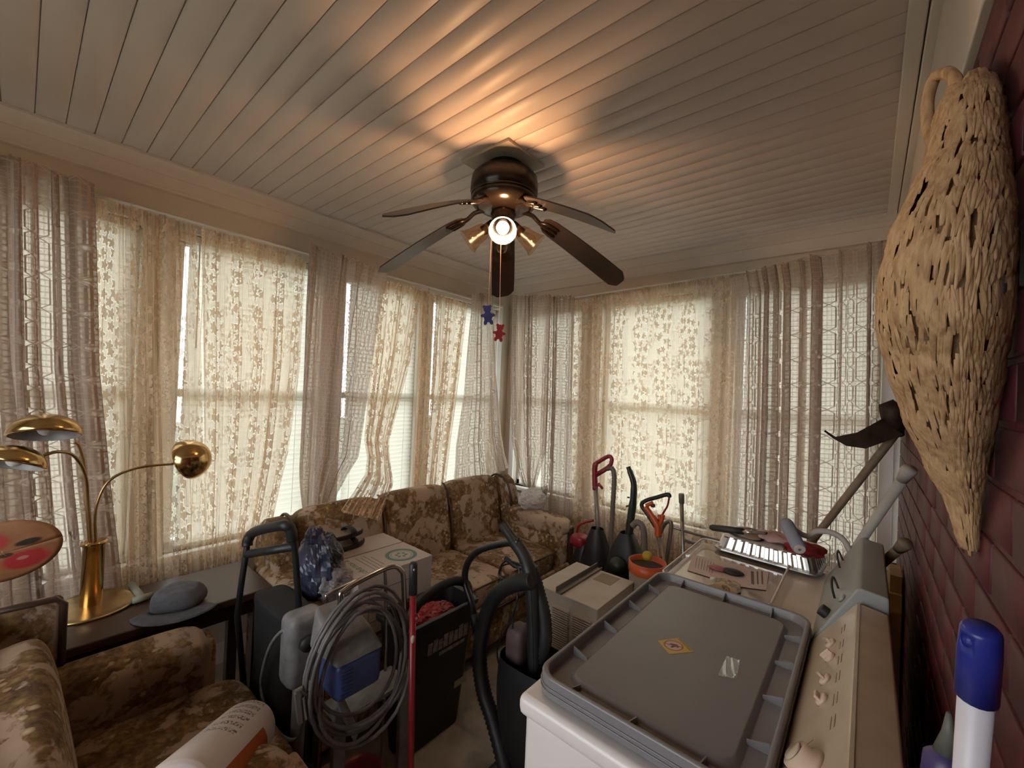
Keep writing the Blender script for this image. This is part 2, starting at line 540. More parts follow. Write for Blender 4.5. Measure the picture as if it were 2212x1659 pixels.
def blind(pl, a0, a1, label):
    root = thing('window_blind', label, 'blind', P(pl, (a0+a1)/2, -.03, WZ1-.03), 'closed mini blinds in the windows')
    obj('headrail', pbox(G(), pl, a0+.012, a1-.012, -.045, -.012, WZ1-.04, WZ1-.003), m_rail, root, bevel=.003)
    obj('bottom_rail', pbox(G(), pl, a0+.058, a1-.018, -.04, -.02, WZ0+.012, WZ0+.028), m_rail, root, bevel=.003)
    L = a1-a0-.078; sh = .019; g = G()
    n, wd = 4, .0405; vs, fs = [], []
    for s in (-L/2, L/2):
        for i in range(n+1):
            t = i/n-.5; vs.append((s, t*wd, .0035*(1-4*t*t)))
    fs = [(i, i+1, n+1+i+1, n+1+i) for i in range(n)]
    g.add(vs, fs)
    me = None; z = WZ0+.045
    rot = Euler((R(68), 0, 0)) if pl == 'B' else Euler((R(68), 0, R(90)))
    while z < WZ1-.045:
        c = P(pl, (a0+a1)/2+sh, -.029, z)
        if me is None:
            o = obj('slat', g, m_slat, root, smooth=True, loc=(0, 0, 0)); me = o.data
            o.location = c-wloc(root); o.rotation_euler = rot
        else: inst('slat', me, root, c, rot)
        z += .0318
    for q in (.16, .84):
        a = a0+(a1-a0)*q
        obj('ladder_cord', G().tube([P(pl, a, -.012, WZ0+.02), P(pl, a, -.012, WZ1-.03)], .0012, 5), m_cord, root)
    a = a0+.10
    obj('tilt_wand', G().tube([P(pl, a, -.004, WZ1-.04), P(pl, a+.005, -.003, WZ1-.62)], .004, 6), m_rail, root)
BL = ['closed cream mini blind behind the crochet curtain by the lamp table', 'closed cream mini blind behind the golden lace beside the brass lamp',
      'closed cream mini blind over the sofa, bare between two swept curtains', 'closed cream mini blind over the sofa end by the room corner',
      'closed white mini blind behind the bunched crochet curtain above the white bag', 'closed white mini blind glowing behind the pale lace above the vacuum cleaners',
      'closed cream mini blind behind the crochet curtain above the dryer', 'sliver of a closed blind beside the red brick wall end']
n = 0
for pl, W in (('A', WINA), ('B', WINB)):
    for a0, a1 in W:
        window(n+1, pl, a0, a1); blind(pl, a0, a1, BL[n]); n += 1
# ------------------------------------------------------------------ curtains
def curtain(name, label, pl, left, right, n, m, cloth, d0=.10, amp=.022, over=1.1, seed=0, push=None, nv=64, gather=0.0, group=None, knot=None):
    rnd = random.Random(seed)
    ph = [rnd.uniform(0, 6.28) for _ in range(6)]
    W = abs(lerp_poly(right, 0)[0]-lerp_poly(left, 0)[0])
    nu = int(n*14)
    am = [rnd.uniform(.55, 1.25) for _ in range(n+2)]
    def fn(s, t):
        tl, tr = lerp_poly(left, t), lerp_poly(right, t)
        w = abs(tr[0]-tl[0])
        # uneven pleats
        q = s + .35/n*math.sin(2*math.pi*s*n*.31+ph[0]) + .5/n*math.sin(2*math.pi*s*2.3+ph[1])*.4
        th = 2*math.pi*n*q
        ai = am[int(min(n, max(0, q*n)))]
        hk = max(0.0, 1-t/.05)
        a = s + ai*over*math.sin(2*th+.4)/(4*math.pi*n)*(.55+.45*math.sin(3*s+ph[2]+t))
        da = w*a
        A = amp*ai*(.6+.4*min(1, t*4))
        d = d0 + A*math.sin(th) + .5*A*math.sin(th*.5+ph[3]+t*1.4) + hk*.010*math.sin(th*3.0+ph[4]) + .004*math.sin(th*2+9*t)
        sg = 1 if tr[0] > tl[0] else -1
        aa = tl[0] + sg*da
        z = tl[1] + (tr[1]-tl[1])*s + hk*.012*math.sin(th*2.3+ph[5]) + .006*math.sin(th+ph[2])*(t > .9)
        if push: d += push(s, t)
        p = P(pl, aa, d, z)
        return p, (s*cloth, t*(left[0][1]-left[-1][1]))
    o = obj(name, G().grid(fn, nu, nv), m, None, smooth=True)
    tag(o, label, 'curtain', group)
    return o
GC, GL = 'mauve brown crochet curtains', 'flowered lace curtain panels'
CROC = []
curtain('crochet_curtain', 'brown crochet curtain hanging behind the brass lamp', 'A', [(-.32, 2.545), (-.26, .60)], [(.169, 2.495), (.215, 1.663), (.273, 1.126), (.341, .60)], 4, m_crochet, 1.2, seed=1, group=GC, d0=.15, amp=.026, over=5.0)
curtain('lace_curtain', 'golden lace curtain beside the crochet one behind the lamp', 'A', [(.177, 2.467), (.2, 1.662), (.251, .60)], [(.583, 2.44), (.634, 1.688), (.699, .60)], 12, m_lace, 1.1, seed=2, group=GL, amp=.017, over=1.28)
curtain('lace_curtain', 'golden lace curtain reaching to the arm of the sofa', 'A', [(.60, 2.446), (.64, 1.687), (.69, .60)], [(1.155, 2.432), (1.145, 1.718), (1.10, 1.203), (1.03, .80), (1.00, .62)], 17, m_lace, 1.6, seed=3, group=GL, amp=.019, over=1.17)
curtain('crochet_curtain', 'brown crochet curtain swept aside over the sofa back, its foot tucked behind', 'A', [(1.14, 2.51), (1.145, 1.719), (1.148, 1.14), (1.15, .83)], [(1.67, 2.46), (1.599, 2.009), (1.537, 1.484), (1.502, 1.149), (1.394, .989), (1.27, .84)], 4, m_crochet, 1.1, seed=4, group=GC, d0=.17, amp=.03, over=4.2, push=lambda s, t: .10*max(0, (t-.8)/.2)**2)
curtain('lace_curtain', 'lace curtain swept in a curve and draped over the middle of the sofa back', 'A',
        [(1.671, 2.425), (1.655, 2.016), (1.62, 1.418), (1.60, 1.14), (1.54, 1.04), (1.36, .97), (1.20, .93)],
        [(2.045, 2.415), (1.965, 1.84), (1.826, 1.309), (1.765, 1.06), (1.74, .96), (1.66, .90), (1.44, .83)], 9, m_lace, 1.2, seed=5, group=GL, amp=.016, over=1.12, push=lambda s, t: .49*max(0, (t-.66)/.34)**1.3)
curtain('lace_curtain', 'lace curtain hanging straight behind the far seat of the sofa', 'A', [(2.031, 2.412), (2.048, 1.773), (2.046, .80)], [(2.552, 2.397), (2.461, 1.598), (2.37, .80)], 11, m_lace, 1.3, seed=6, group=GL, amp=.018, over=1.17)
curtain('crochet_curtain', 'narrow brown crochet curtain at the room corner, pulled across the sofa end', 'A', [(2.53, 2.475), (2.488, 1.598), (2.392, .966), (2.36, .82)], [(2.80, 2.516), (2.90, 1.828), (2.99, 1.384), (3.06, 1.02), (3.10, .90)], 5, m_crochet, .85, seed=7, group=GC, d0=.17, amp=.028, over=2.4, push=lambda s, t: .05*max(0, (t-.8)/.2))
curtain('crochet_curtain', 'brown crochet curtain bunched in a knot above the white plastic bag', 'B', [(-2.64, 2.56), (-2.61, 1.838), (-2.56, 1.168), (-2.47, .90), (-2.40, .76)], [(-2.22, 2.52), (-2.20, 1.6), (-2.20, 1.1), (-2.26, .9), (-2.30, .76)], 5, m_crochet, .75, seed=8, group=GC, d0=.17, amp=.026, over=2.2)
curtain('crochet_curtain', 'brown crochet curtain hanging straight between the bunched one and the pale lace', 'B', [(-2.27, 2.525), (-2.24, 1.5), (-2.23, .30)], [(-1.985, 2.491), (-1.965, 1.438), (-1.94, .30)], 5, m_crochet, .8, seed=9, group=GC, d0=.125, amp=.026, over=2.5)
curtain('lace_curtain', 'wide pale lace curtain behind the two upright vacuum cleaners', 'B', [(-2.03, 2.46), (-1.99, 1.434), (-1.93, .20)], [(-.699, 2.52), (-.686, 1.534), (-.68, .20)], 21, m_lace2, 2.4, seed=10, group=GL, amp=.017, over=1.02)
curtain('crochet_curtain', 'wide brown crochet curtain behind the dryer and the garden tools', 'B', [(-.735, 2.48), (-.704, 2.348), (-.686, 1.534), (-.684, .30)], [(.04, 2.565), (.05, 1.848), (.06, .30)], 5, m_crochet, 1.4, seed=11, group=GC, d0=.17, amp=.028, over=3.6)
m_rod = mat('rod_white', (.75, .72, .66), .4, var=.05)
def rod(pl, a0, a1, z0, z1, label):
    g = G().tube([P(pl, a0, .0, z0), P(pl, a0, .115, z0), P(pl, a1, .115, z1), P(pl, a1, 0, z1)], .007, 8)
    tag(obj('curtain_rod', g, m_rod, None, smooth=True), label, 'rod', 'curtain rods on the walls')
rod('A', -.9, 3.0, 2.475, 2.44, 'thin white curtain rod carrying the curtains over the sofa')
rod('B', -2.66, .10, 2.47, 2.53, 'thin white curtain rod carrying the curtains over the dryer')
# ------------------------------------------------------------------ ceiling fan
m_bronze = mat('dark_bronze', (.020, .014, .011), .22, .35, var=.3)
m_gold = mat('gold_trim', (.55, .36, .14), .25, 1.0)
m_blade = mat('blade_walnut', (.030, .020, .016), .32, var=.35, vs=4)
m_patch = mat('patch_board', (.52, .45, .36), .6, var=.15)
def thin_glass(name, tint, refl=.12, rough=.05):
    t = NT(name)
    a = t.node('BsdfTransparent'); a.inputs[0].default_value = (*tint, 1)
    g = t.node('BsdfGlossy'); g.inputs['Roughness'].default_value = rough
    f = t.node('LayerWeight'); f.inputs[0].default_value = .35
    x = t.node('MixShader'); t.l.new(t.rng(f.outputs['Facing'], 0, 1, refl*.5, min(1, refl*4)), x.inputs[0])
    t.l.new(a.outputs[0], x.inputs[1]); t.l.new(g.outputs[0], x.inputs[2])
    return t.done(x.outputs[0])
m_shade = thin_glass('amber_glass', (.90, .72, .56), .022, .25)
m_bulbg = thin_glass('bulb_glass', (.95, .93, .9), .1)
def emis(name, col, st):
    t = NT(name); e = t.node('Emission'); e.inputs[0].default_value = (*col, 1); e.inputs[1].default_value = st
    return t.done(e.outputs[0])
m_lit = emis('lit_bulb', (1.0, .66, .38), 230)
FC = Vector((-1.368, 1.489, 0))
fan = thing('ceiling_fan', 'dark bronze five-blade ceiling fan with glass light shades, one lit', 'ceiling fan', (FC.x, FC.y, H))
T = Matrix.Translation
obj('mounting_board', G().box(FC.x-.15, FC.x+.15, FC.y-.15, FC.y+.12, H-.014, H+.001), m_patch, fan, bevel=.002)
obj('canopy', G().lathe([(.0, 2.745), (.085, 2.742), (.092, 2.73), (.09, 2.71), (.10, 2.70), (.0, 2.698)], 32, T((FC.x, FC.y, 0))), m_bronze, fan, smooth=True)
hs = obj('motor_housing', G().lathe([(0, 2.706), (.10, 2.704), (.138, 2.694), (.158, 2.672), (.163, 2.64), (.163, 2.60), (.156, 2.592), (.156, 2.575), (.160, 2.568), (.152, 2.545), (.12, 2.525), (.075, 2.515), (0, 2.514)], 40, T((FC.x, FC.y, 0))), m_bronze, fan, smooth=True)
obj('band', G().lathe([(.157, 2.589), (.1605, 2.586), (.1605, 2.581), (.157, 2.578)], 40, T((FC.x, FC.y, 0))), m_bronze, hs, smooth=True)
obj('switch_housing', G().lathe([(0, 2.52), (.055, 2.518), (.062, 2.50), (.055, 2.47), (.06, 2.455), (.05, 2.43), (.022, 2.415), (.012, 2.40), (0, 2.398)], 24, T((FC.x, FC.y, 0))), m_bronze, fan, smooth=True)
for k in range(5):
    a = R(59+72*k)
    h = Vector((math.cos(a), math.sin(a), 0)); sd = Vector((-h.y, h.x, 0))
    def bz(r): return 2.505 - .25*max(0, (r-.17)/.49)**1.12
    pt = R(-12)
    def bp(r, w, o=0):
        return FC + h*r + sd*(w*math.cos(pt)) + Vector((0, 0, bz(r) + w*math.sin(pt) + o))
    prof = [(.205, .030), (.225, .052), (.26, .061), (.40, .067), (.55, .071), (.635, .071), (.652, .055), (.664, .040), (.668, .0)]
    rr = []
    for (r0, w0), (r1, w1) in zip(prof, prof[1:]):
        m_ = max(1, int((r1-r0)/.03))
        rr += [(r0+(r1-r0)*i/m_, w0+(w1-w0)*i/m_) for i in range(m_)]
    rr.append((.668, .030))
    g = G(); nn = len(rr); vs = []
    for (r, w) in rr:
        vs += [bp(r, -w, -.003), bp(r, w, -.003), bp(r, w, .003), bp(r, -w, .003)]
    fs = []
    for i in range(nn-1):
        b = i*4
        for q in range(4): fs.append((b+q, b+(q+1) % 4, b+4+(q+1) % 4, b+4+q))
    fs += [(3, 2, 1, 0), tuple((nn-1)*4+q for q in range(4))]
    obj('blade', g.add(vs, fs), m_blade, fan)
    g = G().tube(smooth_path([FC+h*.10+Vector((0, 0, 2.528)), FC+h*.15+Vector((0, 0, 2.520)), FC+h*.19+Vector((0, 0, 2.490)), bp(.235, 0, -.010)], 5), .011, 8)
    for w in (-.028, 0, .028):
        g.tube(smooth_path([bp(.195, 0, -.006), bp(.225, w*.8, -.010), bp(.285, w, -.008)], 4), [.010]*8+[.006], 6)
    obj('blade_iron', g, m_bronze, fan, smooth=True)
kit = obj('light_fitter', G().lathe([(0, 2.452), (.07, 2.450), (.075, 2.438), (.06, 2.425), (0, 2.42)], 24, T((FC.x, FC.y, 0))), m_bronze, fan, smooth=True)
for k in range(4):
    a = R(-47.4+90*k); h = Vector((math.cos(a), math.sin(a), 0))
    ax = (h*math.cos(R(38)) + Vector((0, 0, -math.sin(R(38))))).normalized()
    b0 = FC + h*.062 + Vector((0, 0, 2.440)); n0 = b0 + ax*.022
    q = ax.to_track_quat('Z', 'Y').to_matrix().to_4x4()
    mt = T(n0) @ q
    obj('socket', G().cyl(b0-ax*.02, n0+ax*.02, .024, 16), m_bronze, fan, smooth=True)
    sh = G().lathe([(.026, 0), (.034, .008), (.040, .03), (.044, .065), (.052, .095), (.062, .112)], 32, mt)
    obj('glass_shade', sh, m_shade, fan, smooth=True)
    bl = G().lathe([(.011, .010), (.013, .026), (.023, .046), (.029, .066), (.025, .086), (.012, .098), (0, .100)], 16, mt)
    o = obj('bulb', bl, m_lit if k == 0 else m_bulbg, fan, smooth=True)
    if k == 0: o['label'] = 'glowing warm bulb'
def bear(c, s, m, parent, tilt):
    f = Vector((.68, -.73, 0)); q = frame_m(c, Vector((.73, .68, 0)), Vector((0, 0, 1))) @ Matrix.Rotation(tilt, 4, 'Z')
    def disc(x, y, rx, ry, rot=0, n=14):
        return [(x+rx*math.cos(t)*math.cos(rot)-ry*math.sin(t)*math.sin(rot), y+rx*math.cos(t)*math.sin(rot)+ry*math.sin(t)*math.cos(rot)) for t in [2*math.pi*i/n for i in range(n)]]
    g = G()
    for i, (x, y, rx, ry, ro) in enumerate([(0, 0, .47, .62, 0), (0, .80, .42, .38, 0), (-.32, 1.08, .17, .17, 0), (.32, 1.08, .17, .17, 0), (-.52, .14, .27, .17, .15), (.52, .14, .27, .17, -.15), (-.31, -.60, .20, .30, -.3), (.31, -.60, .20, .30, .3)]):
        z = .0028+.0002*i
        g.prism([(u*s, v*s) for u, v in disc(x, y, rx, ry, ro)], -z, z, q)
    return obj('bear_pendant', g, m, parent)
m_chain = mat('pull_chain', (.65, .40, .33), .3, .8)
m_bblue = mat('blue_enamel', (.012, .022, .14), .45, var=.1)
m_bred = mat('red_enamel', (.23, .008, .018), .45, var=.1)
b1 = at(1054, 684, y=1.43); b2 = at(1078, 722, y=1.46)
t1 = FC + Vector((-.045, -.03, 2.43)); t2 = FC + Vector((.022, -.035, 2.43))
c1 = obj('pull_chain', G().tube([t1, t1+Vector((.0, 0, -.02)), b1+Vector((0, 0, .055))], .0016, 6), m_chain, fan)
c2 = obj('pull_chain', G().tube([t2, t2+Vector((0, 0, -.02)), b2+Vector((0, 0, .050))], .0016, 6), m_chain, fan)
tag(bear(b1, .044, m_bblue, c1, .12), 'flat blue bear-shaped pull pendant'); tag(bear(b2, .039, m_bred, c2, -.1), 'flat red bear-shaped pull pendant')

# ------------------------------------------------------------------ woven wall hanging on the brick wall
def wicker_mat():
    t = NT('raffia'); v = t.vec('Object', (26, 26, 5))
    n = t.noise(v, 4, 4); c = t.ramp(n, [(.3, (.40, .22, .10)), (.55, (.62, .39, .20)), (.8, (.76, .52, .30))])
    return t.done(t.prin(c, .75, 0., t.bump(n, .5, .004)))
m_raffia = wicker_mat()
rows = [(2.200, .012, .985), (2.175, .022, .96), (2.089, .031, .89), (2.018, .036, .865), (1.972, .044, .845), (1.901, .055, .82), (1.835, .060, .81), (1.773, .060, .82), (1.712, .053, .85), (1.645, .043, .885), (1.568, .028, .93), (1.507, .014, .955), (1.469, .009, .965), (1.430, .004, .97)]
rows.sort(key=lambda r: r[0])
def wring(z):
    for (z0, b0, y0), (z1, b1_, y1) in zip(rows, rows[1:]):
        if z <= z1 or z1 == rows[-1][0]:
            t = min(1, max(0, (z-z0)/(z1-z0))); t = t*t*(3-2*t)*.5+t*.5
            return b0+(b1_-b0)*t, y0+(y1-y0)*t
def wpt(z, th, o=0.0):
    b, yc = wring(z); b2_ = b+o
    return Vector((.131-b + b2_*math.cos(th), yc + (2*b+o)*math.sin(th), z))
wk = thing('wicker_hanging', 'tan woven raffia wall hanging shaped like a teardrop with a pointed tail', 'wall hanging', (.12, .82, 1.45))
g = G(); vs, fs = [], []; nz, na = 46, 28
for i in range(nz+1):
    z = rows[0][0] + (rows[-1][0]-rows[0][0])*i/nz
    for k in range(na): vs.append(wpt(z, 2*math.pi*k/na, -min(.011, wring(z)[0]*.45)))
for i in range(nz):
    for k in range(na):
        l = (k+1) % na; fs.append((i*na+k, i*na+l, (i+1)*na+l, (i+1)*na+k))
fs += [tuple(reversed(range(na))), tuple(nz*na+k for k in range(na))]
obj('body', g.add(vs, fs), m_raffia, wk, smooth=True)
g = G(); rw = random.Random(3)
for i in range(3000):
    z = rw.uniform(1.45, 2.17); b, yc = wring(z)
    if rw.random() > b/.06+.22: continue
    th = rw.uniform(.40*math.pi, 1.9*math.pi); L = rw.uniform(.022, .05); w = rw.uniform(.0045, .0085)/(max(.02, b)*1.7); tw = rw.uniform(-.10, .10)
    pts = []
    for j in range(4):
        t = j/3; zz = min(2.195, max(1.44, z-L*t)); o = .0015+.0045*math.sin(math.pi*min(1, t*.85+.08))+rw.uniform(0, .0015)
        ww = w*(1, 1.1, 1.0, .55)[j]
        pts.append((wpt(zz, th-ww/2+tw*t, o*.55), wpt(zz, th+tw*t, o), wpt(zz, th+ww/2+tw*t, o*.55)))
    vs = [q for p in pts for q in p]; fs = []
    for j in range(3):
        for q in range(2): fs.append((j*3+q, j*3+q+1, j*3+4+q, j*3+3+q))
    g.add(vs, fs)
tag(obj('raffia_weave', g, m_raffia, wk, smooth=True), kind='stuff')
lp = smooth_path([at(2048, 330, y=.95), at(2012, 300, y=.99), at(2003, 230, y=1.02), at(2018, 170, y=1.02), at(2048, 158, y=.99), at(2066, 185, y=.97), at(2060, 250, y=.94)], 6)
obj('hanging_loop', G().tube(lp, .0095, 8), m_raffia, wk, smooth=True)

# ------------------------------------------------------------------ washer and dryer
m_enamel = mat('white_enamel', (.74, .68, .65), .28, var=.03)
m_almond = mat('almond_panel', (.50, .40, .29), .22, var=.06, vs=14)
m_almond2 = mat('almond_knob', (.60, .45, .33), .35, var=.05)
m_dgray = mat('gray_panel', (.29, .295, .28), .4, var=.05)
m_dark = mat('black_parts', (.022, .021, .020), .55)
m_print = mat('panel_print', (.30, .23, .17), .6)
wx0, wx1, wy0, wy1 = -.62, .06, .795, 1.515
wash = thing('washing_machine', 'white top-loading washer with almond knob console, under the gray lid', 'washer', ((wx0+wx1)/2, (wy0+wy1)/2, 0))
obj('cabinet', G().box(wx0+.012, wx1, wy0+.012, wy1-.012, .03, .90), m_enamel, wash, bevel=.02, seg=3)
obj('top_panel', G().box(wx0, wx1, wy0, wy1, .885, .935), m_enamel, wash, bevel=.018, seg=3)
for fx in (wx0+.06, wx1-.06):
    for fy in (wy0+.06, wy1-.06): obj('foot', G().cyl((fx, fy, 0), (fx, fy, .04), .02, 10), m_dark, wash)
def console(parent, y0, y1, z1, m, mtop):
    prof = [(-.118, .93), (-.105, .965), (-.012, z1), (.0, z1+.004), (.058, z1-.006), (.062, .93)]
    n_ = len(prof)
    g = G().add([(x, y0, z) for x, z in prof] + [(x, y1, z) for x, z in prof], [tuple(range(n_)), tuple(range(2*n_-1, n_-1, -1))] + [((i+1) % n_, i, n_+i, n_+(i+1) % n_) for i in range(n_)])
    return obj('console', g, m, parent, bevel=.006, seg=2)
con = console(wash, wy0-.02, wy1+.02, 1.10, m_almond, m_almond)
obj('edge_strip', G().bar((-.006, wy0-.02, 1.105), (-.006, wy1+.015, 1.105), .006, .003), m_almond, con)
# knobs on the sloped panel: normal of the panel
pn = Vector((-.135, 0, .093)).normalized(); pd = Vector((.093, 0, .135)).normalized()
def on_panel(y, u): return Vector((-.105, y, .965)) + pd*u
def knob(y, u, r, ang, lbl):
    c = on_panel(y, u)
    q = frame_m(c, Vector((0, 1, 0)), pd)
    if (q @ Vector((0, 0, 1)) - c).dot(pn) < 0: q = frame_m(c, Vector((0, -1, 0)), pd)
    q = q @ Matrix.Rotation(ang, 4, 'Z')
    k = obj('knob', G().lathe([(0, 0), (r, 0), (r*.96, r*.35), (r*.8, r*.5), (0, r*.55)], 20, q), m_almond2, con, smooth=True)
    obj('knob_grip', G().box(-r*.9, r*.9, -r*.22, r*.22, r*.3, r*1.15, q), m_almond2, k, bevel=.002)
for (px, py, an) in ((1792, 1395, .6), (1800, 1432, 1.5), (1792, 1478, .4), (1788, 1524, .1)):
    p = at(px, py, z=1.03); knob(p.y, .085 if px < 1800 else .09, .0155, an, '')
c = on_panel(.905, .075)
q = frame_m(c, Vector((0, -1, 0)), pd)
d1 = obj('timer_dial', G().lathe([(0, 0), (.036, 0), (.036, .006), (.028, .010), (.026, .026), (0, .028)], 28, q), m_almond2, con, smooth=True)
obj('dial_cap', G().lathe([(0, .028), (.019, .028), (.017, .031), (0, .031)], 24, q), m_almond, d1, smooth=True)
g = G()
for y in (1.42, 1.33, 1.25, 1.17, 1.08, 1.0):
    for u in (.118, .128): g.bar(on_panel(y-.02, u)+pn*.0006, on_panel(y+.02, u)+pn*.0006, .0025, .0006, pn)
for y in (.96, .985): g.bar(on_panel(y, .05)+pn*.0006, on_panel(y, .075)+pn*.0006, .0025, .0006, pn)
obj('panel_print', g, m_print, con)
obj('lid_panel', G().box(wx0+.06, -.13, wy0+.06, wy1-.06, .934, .941), m_enamel, wash, bevel=.006)

dy0, dy1 = 1.555, 2.245
dry = thing('clothes_dryer', 'cream clothes dryer with gray console, foil pan and tray on top', 'dryer', (-.28, 1.9, 0))
m_cream = mat('cream_enamel', (.66, .56, .46), .32, var=.05)
obj('cabinet', G().box(-.60, .06, dy0+.01, dy1-.01, .03, .90), m_cream, dry, bevel=.015)
obj('top_panel', G().box(-.615, .06, dy0, dy1, .885, .935), m_cream, dry, bevel=.014, seg=3)
for fx in (-.55, .0):
    for fy in (dy0+.06, dy1-.06): obj('foot', G().cyl((fx, fy, 0), (fx, fy, .04), .02, 10), m_dark, dry)
dc = console(dry, dy0, 2.14, 1.135, m_dgray, m_dgray)
pd2 = Vector((.093, 0, .170)).normalized(); pn2 = Vector((-.170, 0, .093)).normalized()
def on2(y, u): return Vector((-.105, y, .965)) + pd2*u
for y in (2.02, 1.70):
    g = G().tube(smooth_path([on2(y+.05, .10)+pn2*.002, on2(y+.055, .12)+pn2*.028, on2(y+.01, .125)+pn2*.034, on2(y-.03, .115)+pn2*.025, on2(y-.02, .09)+pn2*.004], 5), .0035, 7)
    obj('wire_clip', g, m_dark, dc, smooth=True)
obj('knob', G().cyl(on2(1.62, .055), on2(1.62, .055)+pn2*.022, .018, 16), m_dark, dc, bevel=.003)
obj('button', G().cyl(on2(1.60, .13), on2(1.60, .13)+pn2*.008, .014, 16), m_dgray, dc, bevel=.003)

# ------------------------------------------------------------------ gray tote lid lying on the washer
m_lid = mat('gray_tote_plastic', (.20, .185, .19), .38, var=.04, bump=.15, bs=220)
lid = thing('tote_lid', 'large gray plastic storage tote lid lying on the washer', 'lid', (-.35, 1.22, .94))
def rrect(x0, x1, y0, y1, r, n=6):
    out = []
    for (cx_, cy_, a0) in ((x1-r, y1-r, 0), (x0+r, y1-r, 90), (x0+r, y0+r, 180), (x1-r, y0+r, 270)):
        for i in range(n+1):
            a = R(a0+90*i/n); out.append((cx_+r*math.cos(a), cy_+r*math.sin(a)))
    return out
lx0, lx1, ly0, ly1 = -.595, -.115, .825, 1.625
secs = [(0, .942, .05), (0, .985, .05), (.003, .988, .05), (.010, .988, .045), (.013, .984, .045), (.016, .962, .045), (.052, .960, .04), (.062, .971, .035), (.066, .973, .03)]
g = G(); vs, fs = [], []; N = 28
for (i_, z, r) in secs: vs += [(x, y, z) for x, y in rrect(lx0+i_, lx1-i_, ly0+i_, ly1-i_, r)]
for i in range(len(secs)-1):
    for k in range(N):
        l = (k+1) % N; fs.append((i*N+k, i*N+l, (i+1)*N+l, (i+1)*N+k))
fs.append(tuple((len(secs)-1)*N+k for k in range(N)))
obj('shell', g.add(vs, fs), m_lid, lid, smooth=False, bevel=.002)
g = G()
for z in (.955, .965): g.tube([(x, y, z) for x, y in rrect(lx0-.001, lx1+.001, ly0-.001, ly1+.001, .05)], .0022, 5, closed=True)
obj('rim_ridge', g, m_lid, lid, smooth=True)
rib = None
for (x, y, rz) in [(lx0+.034, y, 0) for y in (.98, 1.15, 1.32, 1.48)] + [(lx1-.034, y, 0) for y in (.98, 1.15, 1.32, 1.48)] + [(x, ly0+.034, 90) for x in (-.50, -.36, -.22)] + [(x, ly1-.034, 90) for x in (-.50, -.36, -.22)]:
    if rib is None:
        o = obj('rib', G().add([(-.019, -.002, -.012), (.022, -.002, -.012), (.022, .002, -.012), (-.019, .002, -.012), (-.019, -.0015, .012), (.022, -.0015, -.001), (.022, .0015, -.001), (-.019, .0015, .012)], [(0,3,2,1),(4,5,6,7),(0,1,5,4),(1,2,6,5),(2,3,7,6),(3,0,4,7)]), m_lid, lid, loc=(0, 0, 0)); rib = o.data
        o.location = Vector((x, y, .971))-wloc(lid)
    else:
        inst('rib', rib, lid, (x, y, .971), (0, 0, R(rz + (180 if x > -.2 and rz == 0 else 0) + (180 if y > 1.5 and rz else 0))))
# warning sticker: yellow square, red ring with slash, dark figure
LZ = .9735
def lidpt(px, py, o=0): return at(px, py, z=LZ+o)
st = [lidpt(1421, 1384), lidpt(1466, 1378), lidpt(1498, 1408), lidpt(1446, 1413)]
m_ylw = mat('sticker_yellow', (.55, .38, .07), .5, var=.06)
g = G().add([p+Vector((0, 0, -.0004)) for p in st]+[p+Vector((0, 0, .0004)) for p in st], [(0,3,2,1),(4,5,6,7),(0,1,5,4),(1,2,6,5),(2,3,7,6),(3,0,4,7)])
stk = obj('warning_sticker', g, m_ylw, lid); stk['label'] = 'yellow warning sticker with red no-climbing ring'
ctr = (st[0]+st[1]+st[2]+st[3])/4
ux = (st[2]-st[1]+st[3]-st[0])/2; uy = (st[1]-st[0]+st[2]-st[3])/2
def sp(u, v, z): return ctr + ux*(u*.5) + uy*(v*.5) + Vector((0, 0, z))
def flat_poly(pts, z): return G().add([sp(u, v, z) for u, v in pts], [tuple(range(len(pts)))])
circ = lambda r, n=28, cu=-.05, cv=-.08: [(cu+r*math.cos(2*math.pi*i/n), cv+r*math.sin(2*math.pi*i/n)) for i in range(n)]
obj('sticker_disc', flat_poly(circ(.70), .0006), mat('sticker_pale', (.55, .42, .40), .5), stk)
g = G(); o_, i_ = circ(.76), circ(.66); g.add([sp(u, v, .0008) for u, v in o_+i_], [(k, (k+1) % 28, 28+(k+1) % 28, 28+k) for k in range(28)])
g.add([sp(u, v, .0010) for u, v in [(-.52, -.62), (-.44, -.70), (.42, .46), (.34, .54)]], [(0, 1, 2, 3)])
obj('sticker_ring', g, mat('sticker_red', (.40, .08, .07), .5), stk)
g = flat_poly([(-.35, -.1), (-.1, .25), (.2, .3), (.35, .1), (.15, -.05), (.25, -.4), (.1, -.45), (-.05, -.2), (-.3, -.35)], .0009)
obj('sticker_figure', g, mat('sticker_dark', (.10, .05, .07), .5), stk)
obj('sticker_band', flat_poly([(-.9, .80), (.9, .80), (.9, .96), (-.9, .96)], .0006), mat('sticker_text', (.33, .26, .05), .6), stk)
tp = [lidpt(1570, 1418), lidpt(1598, 1427), lidpt(1592, 1467), lidpt(1550, 1460)]
g = G()
def tfn(s, t):
    a = tp[0].lerp(tp[1], s); b = tp[3].lerp(tp[2], s); p = a.lerp(b, t)
    return p + Vector((0, 0, .0012+.0016*math.sin(s*17+t*9)*math.sin(t*15+s*5))), (s, t)
o = obj('clear_tape', g.grid(tfn, 12, 12), thin_glass('clear_tape', (.9, .9, .9), .2, .12), lid, smooth=True); o['label'] = 'crinkled strip of clear tape'
